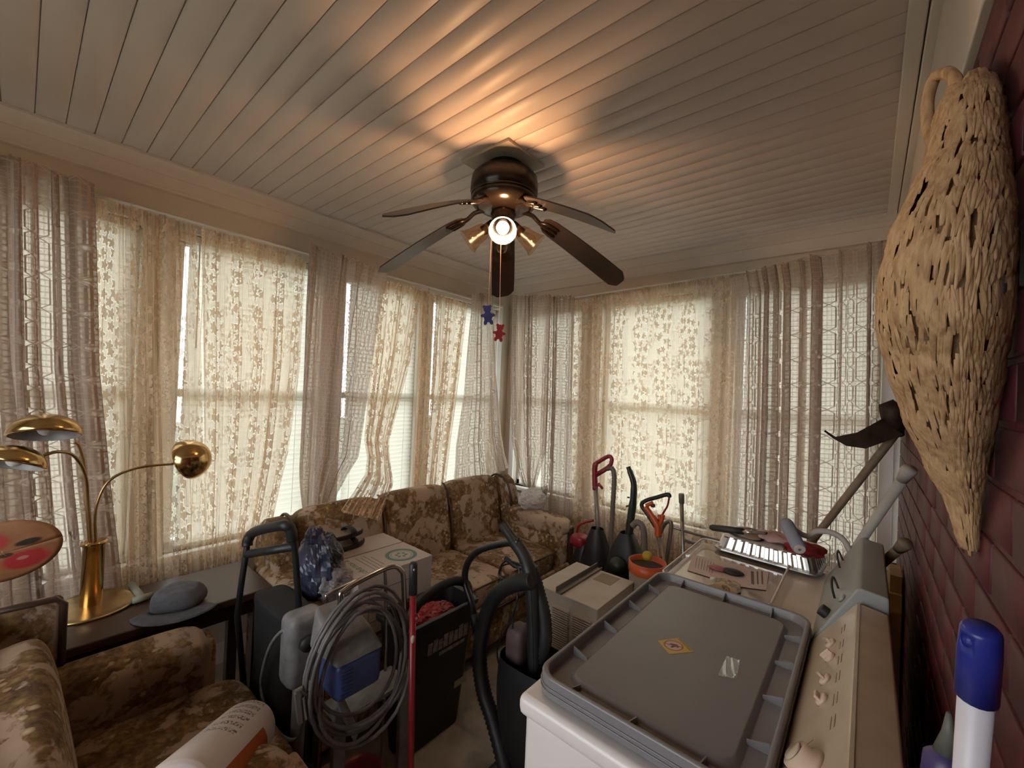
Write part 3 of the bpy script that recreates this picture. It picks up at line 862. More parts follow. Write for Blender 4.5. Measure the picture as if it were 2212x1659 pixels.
# ------------------------------------------------------------------ things on the dryer
DZ = .9365
m_clear = thin_glass('clear_plastic', (.92, .91, .9), .18, .1)
m_paper = mat('paper_pinkish', (.62, .50, .45), .7, var=.05)
m_ink = mat('gray_ink', (.16, .12, .11), .7)
pk = thing('plastic_tray', 'clear shallow plastic tray with printed card lying on the dryer', 'tray', (-.47, 1.95, DZ))
tx0, tx1, ty0, ty1 = -.60, -.24, 1.66, 2.21
secs = [(0.012, DZ+.001, .03), (0, DZ+.024, .035), (-.004, DZ+.026, .035)]
g = G(); vs, fs = [], []
for (i_, z, r) in secs: vs += [(x, y, z) for x, y in rrect(tx0+i_, tx1-i_, ty0+i_, ty1-i_, r)]
for i in range(len(secs)-1):
    for k in range(28): fs.append((i*28+k, i*28+(k+1) % 28, (i+1)*28+(k+1) % 28, (i+1)*28+k))
fs.append(tuple(reversed(range(28))))
obj('tray_shell', g.add(vs, fs), m_clear, pk)
obj('tray_lip', G().tube([(x, y, DZ+.026) for x, y in rrect(tx0-.004, tx1+.004, ty0-.004, ty1+.004, .036)], .004, 6, closed=True), mat('milky_plastic', (.75, .68, .66), .35), pk, smooth=True)
def slab_on(pts, z, th=.0012):
    pts = [at(px, py, z=z) for px, py in pts]
    n_ = len(pts)
    return G().add([p for p in pts]+[p+Vector((0, 0, th)) for p in pts], [tuple(reversed(range(n_))), tuple(range(n_, 2*n_))]+[(i, (i+1) % n_, n_+(i+1) % n_, n_+i) for i in range(n_)])
cardo = obj('printed_card', slab_on([(1497, 1198), (1600, 1222), (1660, 1235), (1655, 1275), (1600, 1268), (1485, 1232)], DZ+.003), m_paper, pk)
g = G()
for i in range(7):
    a = at(1506+i*6, 1203+i*2, z=DZ+.0047); b = at(1502+i*6, 1226+i*2, z=DZ+.0047); g.bar(a, b, .0018, .0004)
for (x, w) in ((1625, 5), (1636, 3), (1646, 3)):
    a = at(x, 1234, z=DZ+.0047); b = at(x+1, 1262, z=DZ+.0047); g.bar(a, b, .002*w, .0004)
obj('card_print', g, m_ink, cardo)
br = thing('nail_brush', 'dark and rose oval brush inside the clear tray on the dryer', 'brush', at(1570, 1232, z=DZ+.006))
a, b = at(1530, 1222, z=DZ+.012), at(1612, 1243, z=DZ+.012)
q = frame_m((a+b)/2, b-a, Vector((0, 0, 1)).cross(b-a)); L = (b-a).length
obj('bristle_body', G().ell((0, 0, 0), (L*.32, .026, .012), 16, 8).xf(q @ T((L*.14, 0, 0))), m_dark, br, smooth=True)
obj('brush_end', G().ell((0, 0, 0), (L*.27, .024, .010), 16, 8).xf(q @ T((-L*.24, 0, 0))), mat('rose_plastic', (.30, .09, .10), .4), br, smooth=True)
sw = thing('snack_packet', 'small crinkled packet with yellow and rust print on the dryer', 'packet', at(1575, 1260, z=DZ+.002))
pts = [(1533, 1246), (1600, 1262), (1602, 1280), (1590, 1285), (1528, 1266)]
g = G(); pp = [at(px, py, z=DZ+.004) for px, py in pts]; n_ = len(pp); cc = sum(pp, Vector())/n_
g.add(pp+[p.lerp(cc, .35)+Vector((0, 0, .014)) for p in pp], [tuple(range(n_, 2*n_)), tuple(reversed(range(n_)))]+[(i, (i+1) % n_, n_+(i+1) % n_, n_+i) for i in range(n_)])
def pk_mat():
    t = NT('packet_print'); n = t.noise(t.vec('Object', (22, 22, 1)), 1.0, 2)
    return t.done(t.prin(t.ramp(n, [(.35, (.55, .40, .24)), (.45, (.20, .19, .12)), (.55, (.58, .36, .20)), (.62, (.30, .07, .035))], 'CONSTANT'), .3))
obj('wrapper', g, pk_mat(), sw, bevel=.003)
# foil pan with fluted sides
m_foil = mat('aluminium_foil', (.62, .60, .57), .28, 1.0, var=.1, vs=20, bump=.12, bs=30)
pan = thing('foil_pan', 'upturned fluted aluminium roasting pan with painting gear on top', 'pan', (-.36, 2.05, DZ))
pc = [at(1560, 1186, z=.955), at(1745, 1238, z=.955)]
pxd = (pc[1]-pc[0]); PL = pxd.length+.06; pxd.normalize(); pyd = Vector((-pxd.y, pxd.x, 0))
pq = frame_m(pc[0]-pxd*.03, pxd, pyd)   # local x along the near rim, y away from the camera
PW, PZ = .27, 1.0
def pan_ring(inset, dz, flute=0.0):
    pts = rrect(inset, PL-inset, inset, PW-inset, .035, 5); out = []
    # resample densely
    dense = []
    for (p, q_) in zip(pts, pts[1:]+pts[:1]):
        d_ = math.hypot(q_[0]-p[0], q_[1]-p[1]); m_ = max(1, int(d_/.006))
        dense += [(p[0]+(q_[0]-p[0])*i/m_, p[1]+(q_[1]-p[1])*i/m_) for i in range(m_)]
    return dense
base = pan_ring(.0, 0); nb_ = len(base); cxp, cyp = PL/2, PW/2
def ringz(k, sc, dz, fl):
    out = []
    for i, (x, y) in enumerate(base):
        f = fl*(1 if (i//3) % 2 else -1)
        dx_, dy_ = x-cxp, y-cyp; l_ = math.hypot(dx_, dy_)
        ox = max(-1, min(1, dx_/cxp*3)); oy = max(-1, min(1, dy_/cyp*3))
        out.append(pq @ Vector((cxp+dx_*sc + f*dx_/l_, cyp+dy_*sc + f*dy_/l_, dz)))
    return out
g = G(); vs = []
for sc, dz, fl in ((1.05, -.004, 0), (1.05, .002, 0), (1.0, 0, 0), (.98, .010, .0028), (.91, .054, .0028), (.89, .058, 0)): vs += ringz(0, sc, dz, fl)
fs = [(i*nb_+k, i*nb_+(k+1) % nb_, (i+1)*nb_+(k+1) % nb_, (i+1)*nb_+k) for i in range(5) for k in range(nb_)]
fs.append(tuple(5*nb_+k for k in range(nb_)))
obj('pan_shell', g.add(vs, fs), m_foil, pan, solid=.0008)
def inpan(x, y, z): return pq @ Vector((x, y, z))
PLz = PL
def crumple(c, r, amp, freq, seed, nu=22, nv=14):
    rr_ = random.Random(seed); k = [rr_.uniform(0, 6) for _ in range(6)]
    def fn(p, th, ph):
        s = 1 + amp*(math.sin(freq*ph+k[0]+2*th)*math.sin(freq*.8*th+k[1]) + .6*math.sin(freq*1.9*ph+k[2])*math.sin(freq*1.7*th+k[3]))
        return p*s
    return G().ell(c, r, nu, nv, fn=fn)
tag(obj('red_rag', crumple(inpan(PL*.84, PW*.42, .064), (.075, .075, .022), .16, 4, 5), mat('red_cloth', (.26, .006, .010), .85, var=.25, vs=30, bump=.5, bs=50), None, smooth=True), 'crumpled red cloth on the upturned foil pan', 'cloth')
tag(obj('pink_rag', crumple(inpan(PL*.52, PW*.55, .070), (.075, .06, .022), .2, 5, 9), mat('pink_cloth', (.50, .32, .29), .85, var=.2, vs=30, bump=.4), None, smooth=True), 'crumpled pale pink cloth in the middle of the upturned foil pan', 'cloth')
tag(obj('dark_rag', crumple(inpan(PL*.27, PW*.50, .064), (.075, .08, .014), .15, 4, 2), mat('brown_cloth', (.26, .19, .15), .9, var=.2), None, smooth=True), 'flat brown cloth under the paint brush on the foil pan', 'cloth')
rl = thing('paint_roller', 'paint roller with blue-gray nap lying across the foil pan', 'paint roller', inpan(PL*.62, PW*.5, .03))
a, b = at(1698, 1128, y=2.16), at(1727, 1186, y=2.02)
obj('roller_nap', G().tube([a, a.lerp(b, .1), a.lerp(b, .9), b], [.022, .026, .026, .023], 18), mat('blue_gray_nap', (.24, .26, .33), .95, var=.1, bump=.6, bs=140), rl, smooth=True)
obj('roller_core', G().lathe([(.006, 0), (.013, 0), (.020, 0), (.020, .004), (.006, .004)], 16, T(b) @ (b-a).to_track_quat('Z', 'Y').to_matrix().to_4x4()), m_paper, rl)
hp = smooth_path([a.lerp(b, .15), at(1742, 1158, y=2.19), at(1765, 1148, y=2.20), at(1795, 1150, y=2.205), at(1822, 1166, y=2.195), at(1838, 1196, y=2.18)], 5)
obj('roller_handle', G().tube(hp, .0115, 10), mat('pale_gray_handle', (.42, .39, .36), .5), rl, smooth=True)
pb = thing('paint_brush', 'black-handled paint brush resting across the foil pan', 'paint brush', at(1620, 1150, y=2.12))
a, b, c_ = at(1534, 1139, y=2.16), at(1606, 1148, y=2.13), at(1655, 1152, y=2.1)
obj('handle', G().tube([a, a.lerp(b, .08), a.lerp(b, .5), b], [.010, .015, .016, .014], 12), m_dark, pb, smooth=True)
obj('ferrule', G().tube([b-(b-a)*.02, b.lerp(c_, .4)], [.0145, .016], 12, flat=.55), m_foil, pb, smooth=True)
obj('bristles', G().tube([b.lerp(c_, .38), c_], [.016, .012], 12, flat=.5), mat('gray_bristle', (.14, .12, .11), .9), pb, smooth=True)
# ------------------------------------------------------------------ tools standing behind the dryer
m_oldwood = mat('worn_ash_handle', (.22, .16, .10), .65, var=.25, vs=12)
m_graywood = mat('gray_wood_handle', (.40, .37, .33), .7, var=.15, vs=12)
m_rust = mat('rusty_iron', (.045, .028, .018), .7, .4, var=.5, vs=18, bump=.5, bs=50)
hoe = thing('grub_hoe', 'rusty grub hoe with long wooden handle leaning behind the dryer', 'hoe', (-.9, 2.55, 0))
ht = at(1938, 932, y=2.72); hm = at(1765, 1155, y=2.62); hd = (hm-ht).normalized(); hb = ht + hd*((ht.z-.0)/-hd.z)
obj('handle', G().tube([ht-hd*.06, ht, hm, hb], [.020, .0185, .017, .019], 12), m_oldwood, hoe, smooth=True)
e0, e1, e2, e3 = at(1905, 905, y=2.66), at(1850, 935, y=2.60), at(1800, 945, y=2.58), at(1781, 930, y=2.58)
f0, f1, f2 = at(1950, 940, y=2.66), at(1872, 968, y=2.60), at(1830, 962, y=2.58)
top = [e0, e1, e2, e3]; bot = [f0, f1, f2, e3+Vector((.004, 0, -.004))]
dn = Vector((.35, .6, .3)).normalized()*.007
g = G(); vs = []
for p, q_ in zip(top, bot): vs += [p-dn, q_-dn, q_+dn, p+dn]
g.add(vs, [(i*4+k, i*4+(k+1) % 4, i*4+4+(k+1) % 4, i*4+4+k) for i in range(3) for k in range(4)]+[(3, 2, 1, 0), (12, 13, 14, 15)])
obj('hoe_blade', g, m_rust, hoe, bevel=.003)
ey = at(1925, 885, y=2.68)
obj('eye_socket', G().tube([ey+Vector((-.02, 0, .035)), ey+Vector((.0, 0, .0)), ht+hd*.02], [.030, .045, .036], 14), m_rust, hoe, smooth=True)
def stick(name, label, p0, p1, r, m, cap=True):
    d_ = (p1-p0).normalized(); e_ = p0 + d_*(p0.z/-d_.z)
    root = thing(name, label, 'handle', e_)
    obj('shaft', G().tube([p0+d_*.05, p0.lerp(e_, .5), e_], [r, r*.95, r], 12), m, root, smooth=True)
    obj('end_grip', G().tube([p0, p0+d_*.012, p0+d_*.06], [r*1.25, r*1.4, r], 12), m, root, smooth=True)
    return root
stick('tool_handle', 'pale gray wooden tool handle leaning against the red wall', at(1966, 1012, y=1.96), at(1872, 1150, y=2.155), .0165, m_graywood)
stick('tool_handle', 'short brown tool handle end poking out behind the dryer console', at(1958, 1172, y=2.07), at(1900, 1222, y=2.205), .016, m_oldwood)
tag(obj('cardboard_scrap', G().box(.085, .128, 2.42, 2.75, 0, .86).box(.09, .128, 2.45, 2.62, .86, .93), mat('yellow_cardboard', (.36, .24, .10), .8, var=.2), None), 'yellowish cardboard standing between dryer and red wall', 'cardboard')
# broom handle with blue cap, in front of the red wall
bh_ = thing('broom_handle', 'white broom handle with blue plastic cap against the red brick wall', 'broom', (.095, .72, 0))
tp_ = at(2120, 1355, x=.092); t2_ = at(2097, 1659, x=.095); dd = (t2_-tp_).normalized(); fl_ = tp_ + dd*(tp_.z/-dd.z)
jn = tp_ + dd*.085
m_bcap = mat('blue_cap', (.020, .030, .26), .35, var=.08)
obj('pole', G().cyl(jn-dd*.01, fl_, .0138, 18), mat('white_pole', (.72, .68, .72), .35, var=.04), bh_, smooth=True)
cp = obj('blue_cap', G().tube([tp_, tp_+dd*.004, tp_+dd*.03, jn], [.0125, .0150, .0162, .0165], 18), m_bcap, bh_, smooth=True)
hq = tp_ + dd*.016 + Vector((-.012, -.0105, 0)).normalized()*.0150
carve(cp, G().ell(hq, (.006, .006, .007), 14, 10))   # a real hole through the cap wall
bt = thing('violet_duster', 'gray-tipped violet duster on a dark pole beside the broom handle', 'duster', (.09, .875, 0))
n0 = at(2050, 1540, y=.86); bx, by = n0.x, .875
obj('stand_pole', G().cyl((bx, by, 0), (bx, by, n0.z-.09), .012, 12), m_dark, bt)
obj('tip', G().tube([n0, n0+Vector((.001, .004, -.03)), Vector((bx, by, n0.z-.065))], [.003, .008, .014], 12), mat('gray_nozzle', (.13, .13, .11), .5), bt, smooth=True)
obj('duster_head', G().lathe([(.014, n0.z-.065), (.024, n0.z-.075), (.026, n0.z-.10), (.026, n0.z-.25), (0, n0.z-.25)], 18, T((bx, by, 0))), mat('violet_plastic', (.06, .04, .14), .4), bt, smooth=True)
# ------------------------------------------------------------------ floral sofa, armchair, lamp table
def floral_mat():
    t = NT('floral_upholstery'); v = t.vec('Object')
    big = t.noise(v, 4.2, 3, .6, .6); mid = t.noise(v, 14, 4, .65, .4); fine = t.noise(v, 46, 3, .6)
    vo = t.voro(v, 30); pet = vo.outputs['Distance']
    ground = t.mix(t.rng(t.noise(v, 5, 2), .3, .7), (.33, .225, .155, 1), (.44, .315, .22, 1))
    leaf = t.ramp(t.math('ADD', t.math('MULTIPLY', mid, .6), t.math('MULTIPLY', fine, .4)), [(.36, (.045, .020, .009)), (.46, (.11, .054, .018)), (.54, (.18, .105, .036)), (.62, (.28, .165, .07))])
    m1 = t.rng(t.math('ADD', big, t.math('MULTIPLY', t.math('SUBTRACT', mid, .5), .75)), .455, .52)
    c = t.mix(m1, ground, leaf)
    fl = t.math('MULTIPLY', t.math('LESS_THAN', pet, .34), t.math('MULTIPLY', t.math('GREATER_THAN', t.noise(v, 5.5, 2), .56), t.math('GREATER_THAN', big, .47)))
    fc = t.mix(t.rng(pet, .05, .36), (.50, .40, .25, 1), (.28, .18, .09, 1))
    c = t.mix(fl, c, fc)
    return t.done(t.prin(c, .9, 0, t.bump(fine, .25, .003)))
m_floral = floral_mat()
m_frame = mat('dark_walnut_trim', (.040, .020, .012), .4, var=.3, vs=10)
m_piping = mat('brown_piping', (.06, .03, .018), .7)
sofa = thing('floral_sofa', 'three-seat sofa in brown floral upholstery under the windows', 'sofa', (-2.2, 1.85, 0))
sx0, sx1, sy0, sy1 = -2.60, -1.76, .84, 2.86
obj('base', G().box(sx0+.02, sx1+.03, sy0+.02, sy1-.02, .07, .33), m_floral, sofa, bevel=.02)
obj('front_rail', G().box(sx1+.03, sx1+.045, sy0+.16, sy1-.16, .28, .30), m_frame, sofa, bevel=.004)
for fx in (sx0+.08, sx1-.06):
    for fy in (sy0+.1, sy1-.1): obj('leg', G().cyl((fx, fy, 0), (fx, fy, .08), .022, 10, .028), m_frame, sofa)
SW = (sy1-sy0-.36)/3
tilt = Matrix.Rotation(R(-12), 4, 'Y')
for i in range(3):
    y0 = sy0+.18+SW*i
    s_ = obj('seat_cushion', G().pad(sx0+.22, sx1+.02, y0+.004, y0+SW-.004, .31, .475, .32, 10), m_floral, sofa, smooth=True)
    obj('piping', G().tube([(sx1+.012, y0+.03, .455), (sx1+.012, y0+SW-.03, .455)], .005, 6), m_piping, s_)
    yc = y0+SW/2
    g = G().pad(-.10, .10, -SW/2+.003, SW/2-.003, -.27, .27, .36, 10).xf(T((-2.43, yc, .655)) @ tilt)
    b_ = obj('back_cushion', g, m_floral, sofa, smooth=True)
    pth = [(.02+.075*math.sin(a), (SW/2-.006), .0+.262*math.cos(a)) for a in [math.pi*j/14 for j in range(15)]]
    if i < 2: obj('piping', G().tube(pth, .007, 6).xf(T((-2.43, yc, .655)) @ tilt), m_piping, b_, smooth=True)
obj('back_frame', G().box(sx0-.02, sx0+.10, sy0+.05, sy1-.05, .10, .86), m_floral, sofa, bevel=.05, seg=4)
for y0, y1, sgn in ((sy0, sy0+.175, -1), (sy1-.175, sy1, 1)):
    a_ = obj('arm', G().box(sx0+.08, sx1+.01, y0, y1, .10, .60).pad(sx0+.10, sx1+.025, y0-.01, y1+.01, .53, .675, .45, 8), m_floral, sofa, smooth=True)
    obj('arm_post', G().box(sx1+.005, sx1+.03, y0+(0 if sgn < 0 else .12), y0+(.055 if sgn < 0 else .175), .07, .60), m_frame, a_, bevel=.01)
    ym = (y0+y1)/2
    arch = [(-.28, .55)] + [(-.28+.28+.28*math.cos(math.pi-a)*1.0 - .0, .62+.27*math.sin(a)) for a in [math.pi*j/12 for j in range(13)]][:7] + [(.10, .885), (.16, .84), (.185, .76), (.19, .62), (.19, .55)]
    arch = [(x-2.44, z) for x, z in [(-.14, .50), (-.14, .72), (-.10, .84), (-.03, .905), (.05, .905), (.11, .87), (.15, .80), (.17, .70), (.18, .58), (.18, .50)]]
    mm = frame_m(Vector((0, ym-.055, 0)), Vector((1, 0, 0)), Vector((0, 0, 1)))
    w_ = obj('wing', G().prism(arch, -.11, 0, mm), m_floral, sofa, bevel=.025, seg=3)
    yy = ym-.055 if sgn > 0 else ym+.055
    obj('wing_trim', G().tube(smooth_path([(x, yy+(.055 if sgn < 0 else -.002)-.055*(sgn < 0), z) for x, z in arch[1:]], 4), .009, 6), m_frame, w_, smooth=True)

# armchair facing the trolley, its back near the room entrance
ch = thing('floral_armchair', 'matching brown floral armchair beside the lamp table', 'armchair', (-1.62, .33, 0))
cx0, cx1, cy0, cy1 = -2.13, -1.10, .02, .63
obj('base', G().box(cx0+.03, cx1-.03, cy0, cy1-.03, .08, .32), m_floral, ch, bevel=.02)
for fx in (cx0+.08, cx1-.08):
    for fy in (cy0+.04, cy1-.09): obj('leg', G().cyl((fx, fy, 0), (fx, fy, .09), .02, 10, .026), m_frame, ch)
obj('seat_cushion', G().pad(cx0+.15, cx1-.15, cy0+.10, cy1+.01, .28, .45, .30, 10), m_floral, ch, smooth=True)
for x0, x1, sg in ((cx0, cx0+.165, 1), (cx1-.165, cx1, -1)):
    lean = Matrix.Rotation(R(14*sg), 4, 'Y')
    a_ = obj('arm', G().pad(-.085, .085, cy0-.08-.3, cy1-.09-.3, -.26, .22, .34, 8).xf(T(((x0+x1)/2, .3, .44)) @ lean), m_floral, ch, smooth=True)
    obj('arm_front', G().pad(x0+.02, x1-.02, cy1-.13, cy1-.07, .09, .60, .3, 6), m_floral, a_, smooth=True)
bk = obj('backrest', G().pad(-.385, .385, -.09, .10, -.24, .24, .40, 10).xf(T(((cx0+cx1)/2+.02, cy0+.01, .62)) @ Matrix.Rotation(R(10), 4, 'X')), m_floral, ch, smooth=True)
obj('back_frame', G().box(cx0+.04, cx1-.04, cy0-.16, cy0-.05, .10, .88), m_floral, ch, bevel=.03, seg=3)
for x in (cx0+.03,):
    w_ = obj('wing', G().box(x, x+.05, cy0-.16, cy0+.105, .50, .895), m_floral, ch, bevel=.02, seg=3)
    obj('wing_trim', G().tube([(x+.05, cy0+.105, .56), (x+.05, cy0+.105, .87), (x+.05, cy0+.085, .893), (x+.05, cy0-.14, .90)], .010, 6), m_frame, w_, smooth=True)

m_tabwood = mat('dark_brown_wood', (.050, .024, .014), .35, var=.3, vs=5)
tb = thing('lamp_table', 'dark brown wooden side table under the brass lamp', 'table', (-2.45, .45, 0))
TZ = .655
obj('table_top', G().box(-2.60, -2.17, -.15, .83, TZ-.035, TZ), m_tabwood, tb, bevel=.006)
obj('apron', G().box(-2.57, -2.21, -.10, .78, TZ-.11, TZ-.035), m_tabwood, tb)
for fx in (-2.56, -2.22):
    for fy in (-.10, .78): obj('leg', G().bar((fx, fy, 0), (fx, fy, TZ-.035), .045, .045), m_tabwood, tb)

# brass three-arm lamp
m_brass = mat('polished_brass', (.60, .40, .17), .17, 1.0, var=.12, vs=10)
m_brassold = mat('aged_brass', (.52, .36, .17), .32, 1.0, var=.2, vs=10)
m_shin = mat('shade_inside', (.40, .38, .36), .4)
lb = at(196, 1312, z=TZ)
lamp = thing('brass_lamp', 'brass three-arm lamp with domed shades on the dark side table', 'lamp', lb)
obj('base', G().lathe([(0, TZ+.018), (.03, TZ+.017), (.10, TZ+.010), (.138, TZ+.008), (.147, TZ+.012), (.151, TZ+.006), (.146, TZ), (0, TZ)], 40, T((lb.x, lb.y, 0))), m_brassold, lamp, smooth=True)
ctop = at(190, 1172, x=lb.x)
obj('column', G().lathe([(.036, TZ+.01), (.036, ctop.z-.012), (.043, ctop.z-.010), (.043, ctop.z+.002), (.034, ctop.z+.004), (0, ctop.z+.004)], 24, T((lb.x, lb.y, 0))), m_brass, lamp, smooth=True)
def dome(c, axis, r, hgt, parent, ph=True):
    q = axis.normalized().to_track_quat('Z', 'Y').to_matrix().to_4x4(); mt = T(c) @ q
    prof = [(r*math.sin(math.pi/2*j/10), hgt*math.cos(math.pi/2*j/10)) for j in range(11)] + [(r*.98, -.05*r), (r*.93, -.06*r)]
    s_ = obj('shade', G().lathe(prof, 32, mt), m_brass, parent, smooth=True)
    obj('shade_lining', G().lathe([(r*.95*math.sin(math.pi/2*j/8), hgt*.93*math.cos(math.pi/2*j/8)-.004) for j in range(9)] + [(r*.955, -.05*r)], 28, mt), m_shin, s_, smooth=True)
    obj('bulb', G().ell((0, 0, 0), (.026, .026, .030), 14, 8).xf(mt @ T((0, 0, hgt*.32))), mat('opal_bulb', (.7, .68, .64), .3), s_, smooth=True)
base = Vector((lb.x, lb.y, ctop.z))
X0 = lb.x
e1 = at(160, 955, x=X0+.02)
obj('arm', G().tube(smooth_path([base+Vector((0, -.01, -.05)), at(187, 1080, x=X0), at(183, 1010, x=X0+.01), at(172, 965, x=X0+.02), e1], 6), .006, 8), m_brassold, lamp, smooth=True)
dome(at(98, 938, x=X0+.06), Vector((-.30, .05, .9)), .104, .078, lamp)
e2 = at(92, 985, x=X0+.12)
obj('arm', G().tube(smooth_path([base+Vector((.01, -.005, -.05)), at(190, 1080, x=X0+.02), at(184, 1025, x=X0+.05), at(160, 985, x=X0+.09), at(125, 976, x=X0+.12), e2], 6), .006, 8), m_brassold, lamp, smooth=True)
dome(at(28, 1003, x=X0+.16), Vector((-.28, .30, .9)), .088, .066, lamp)
e3 = at(375, 1002, x=X0+.0)
obj('arm', G().tube(smooth_path([base+Vector((.0, .012, -.05)), at(205, 1130, x=X0), at(212, 1080, x=X0), at(240, 1035, x=X0), at(300, 1010, x=X0), e3], 6), .006, 8), m_brassold, lamp, smooth=True)
dome(at(404, 994, x=X0-.03), Vector((.45, .55, .30)), .098, .10, lamp)
# painted oval fan leaning by the lamp
def paddle_mat():
    t = NT('painted_fan'); v = t.vec('UV')
    s = t.node('SeparateXYZ'); t.l.new(v, s.inputs[0]); u, w = s.outputs[0], s.outputs[1]
    def blob(cu, cv, ru, rv, soft=.3):
        a = t.math('POWER', t.math('DIVIDE', t.math('SUBTRACT', u, cu), ru), 2.0); b = t.math('POWER', t.math('DIVIDE', t.math('SUBTRACT', w, cv), rv), 2.0)
        return t.rng(t.math('ADD', t.math('ADD', a, b), t.math('MULTIPLY', t.math('SUBTRACT', t.noise(v, 7, 3), .5), .8)), 1-soft, 1+soft, 1.0, 0.0)
    c = t.mix(t.rng(t.noise(v, 5, 3), .3, .7), (.22, .085, .030, 1), (.30, .13, .05, 1))
    c = t.mix(blob(.38, .70, .20, .17), c, (.33, .022, .018, 1)); c = t.mix(blob(.66, .30, .20, .15), c, (.34, .020, .018, 1))
    c = t.mix(blob(.72, .58, .11, .05), c, (.02, .012, .008, 1)); c = t.mix(blob(.52, .45, .06, .035), c, (.05, .02, .01, 1))
    c = t.mix(blob(.64, .34, .05, .03), c, (.40, .16, .10, 1))
    return t.done(t.prin(c, .6, 0))
pf = thing('painted_paddle_fan', 'orange oval fan painted with red flowers beside the brass lamp', 'fan', at(20, 1290, x=-2.36))
pcn = at(8, 1192, x=-2.36); prx, prz = .150, .112
pq2 = frame_m(pcn, Vector((.20, .98, 0)), Vector((.12, 0, .99))) @ Matrix.Rotation(R(12), 4, 'Z')
def pfn(s, t_):
    a = 2*math.pi*s; r_ = t_
    return pq2 @ Vector((prx*r_*math.cos(a), prz*r_*math.sin(a), .012*(1-r_*r_))), (.5+.5*r_*math.cos(a), .5+.5*r_*math.sin(a))
obj('blade_disc', G().grid(pfn, 40, 8), paddle_mat(), pf, smooth=True, solid=.004)
hb_ = pq2 @ Vector((-.05, -prz+.02, -.004)); obj('stick', G().bar(hb_, Vector((hb_.x-.01, hb_.y, TZ+.004)), .022, .008), m_oldwood, pf)
# cap and plastic tee on the table
cap = thing('denim_cap', 'faded blue denim cap lying on the dark side table', 'cap', at(385, 1300, z=TZ))
cc = at(385, 1292, z=TZ+.03)
m_denim = mat('faded_denim', (.115, .120, .135), .95, var=.25, vs=25, bump=.3, bs=120)
obj('crown', G().ell(cc, (.095, .10, .070), 24, 12, fn=lambda p, th, ph: Vector((p.x*(1+.05*math.sin(3*ph)), p.y*(1+.06*math.sin(5*ph+1)), min(.052, max(p.z, -.028))*(1-.16*math.sin(th)*math.sin(2*ph)**2)))), m_denim, cap, smooth=True)
def brim(s, t_):
    a = R(-75+150*s); r_ = .095+.085*t_*math.cos(a*.62)
    return cc+Vector((r_*math.cos(a-.35), r_*math.sin(a-.35), -.018-.004*t_+.012*(abs(s-.5)*2)**2*-1)), (s, t_)
obj('brim', G().grid(brim, 16, 4), m_denim, cap, smooth=True, solid=.004)
tee = thing('plastic_fitting', 'pale plastic pipe fitting between the lamp and the cap', 'fitting', at(300, 1285, z=TZ))
a, b = at(283, 1262, z=TZ+.016), at(308, 1292, z=TZ+.016)
m_pvc = mat('pale_pvc', (.26, .25, .19), .5)
obj('pipe', G().cyl(a, b, .014, 12), m_pvc, tee, smooth=True); d_ = (b-a).normalized(); s_ = Vector((-d_.y, d_.x, 0))
obj('cross_end', G().cyl(b-s_*.035, b+s_*.035, .015, 12), m_pvc, tee, smooth=True)
# white cylindrical tub lying on the chair
tub = thing('white_canister', 'white plastic canister with orange label panel lying on the armchair', 'canister', at(480, 1650, z=.48))
tp0 = at(535, 1578, z=.545); tb0 = at(425, 1690, z=.685); ax = (tb0-tp0).normalized(); tr = .088
ex_ = (CAM-tp0); ex_ = (ex_-ax*ex_.dot(ax)).normalized(); tq = frame_m(tp0, ex_, ax.cross(ex_))
def can_mat():
    t = NT('canister_label'); uv = t.vec('UV'); s = t.node('SeparateXYZ'); t.l.new(uv, s.inputs[0]); u, v = s.outputs[0], s.outputs[1]
    lim = t.math('ADD', .52, t.math('MULTIPLY', t.math('SUBTRACT', .30, v), -.25))
    o1 = t.math('MULTIPLY', t.math('MULTIPLY', t.math('GREATER_THAN', u, .545), t.math('LESS_THAN', u, .74)), t.math('GREATER_THAN', v, t.math('ADD', .12, t.math('MULTIPLY', t.math('SUBTRACT', .74, u), .9))))
    tx = t.math('MULTIPLY', t.math('MULTIPLY', t.math('GREATER_THAN', u, .33), t.math('LESS_THAN', u, .47)), t.math('MULTIPLY', t.math('GREATER_THAN', v, .05), t.math('LESS_THAN', v, .62)))
    lines = t.math('MULTIPLY', tx, t.math('GREATER_THAN', t.noise(t.vec('UV', (40, 14, 1)), 3, 2), .50))
    bar_ = t.math('LESS_THAN', t.math('PINGPONG', v, .05), .028)
    c = t.mix(o1, (.58, .50, .46, 1), (.36, .075, .012, 1))
    c = t.mix(t.math('MULTIPLY', lines, bar_), c, (.12, .11, .10, 1))
    return t.done(t.prin(c, .4, 0))
prof = [(0, 0), (.05, .001), (.072, .008), (.084, .022), (.088, .045), (.088, .49), (.08, .50), (0, .50)]
def cfn(s, t_):
    i = t_*(len(prof)-1); j = min(int(i), len(prof)-2); f = i-j
    r_ = prof[j][0]+(prof[j+1][0]-prof[j][0])*f; z_ = prof[j][1]+(prof[j+1][1]-prof[j][1])*f
    a = 2*math.pi*s
    return tq @ Vector((-r_*math.cos(a), -r_*math.sin(a), z_)), (1-s, z_/.50)
obj('body', G().grid(cfn, 40, 28), can_mat(), tub, smooth=True)

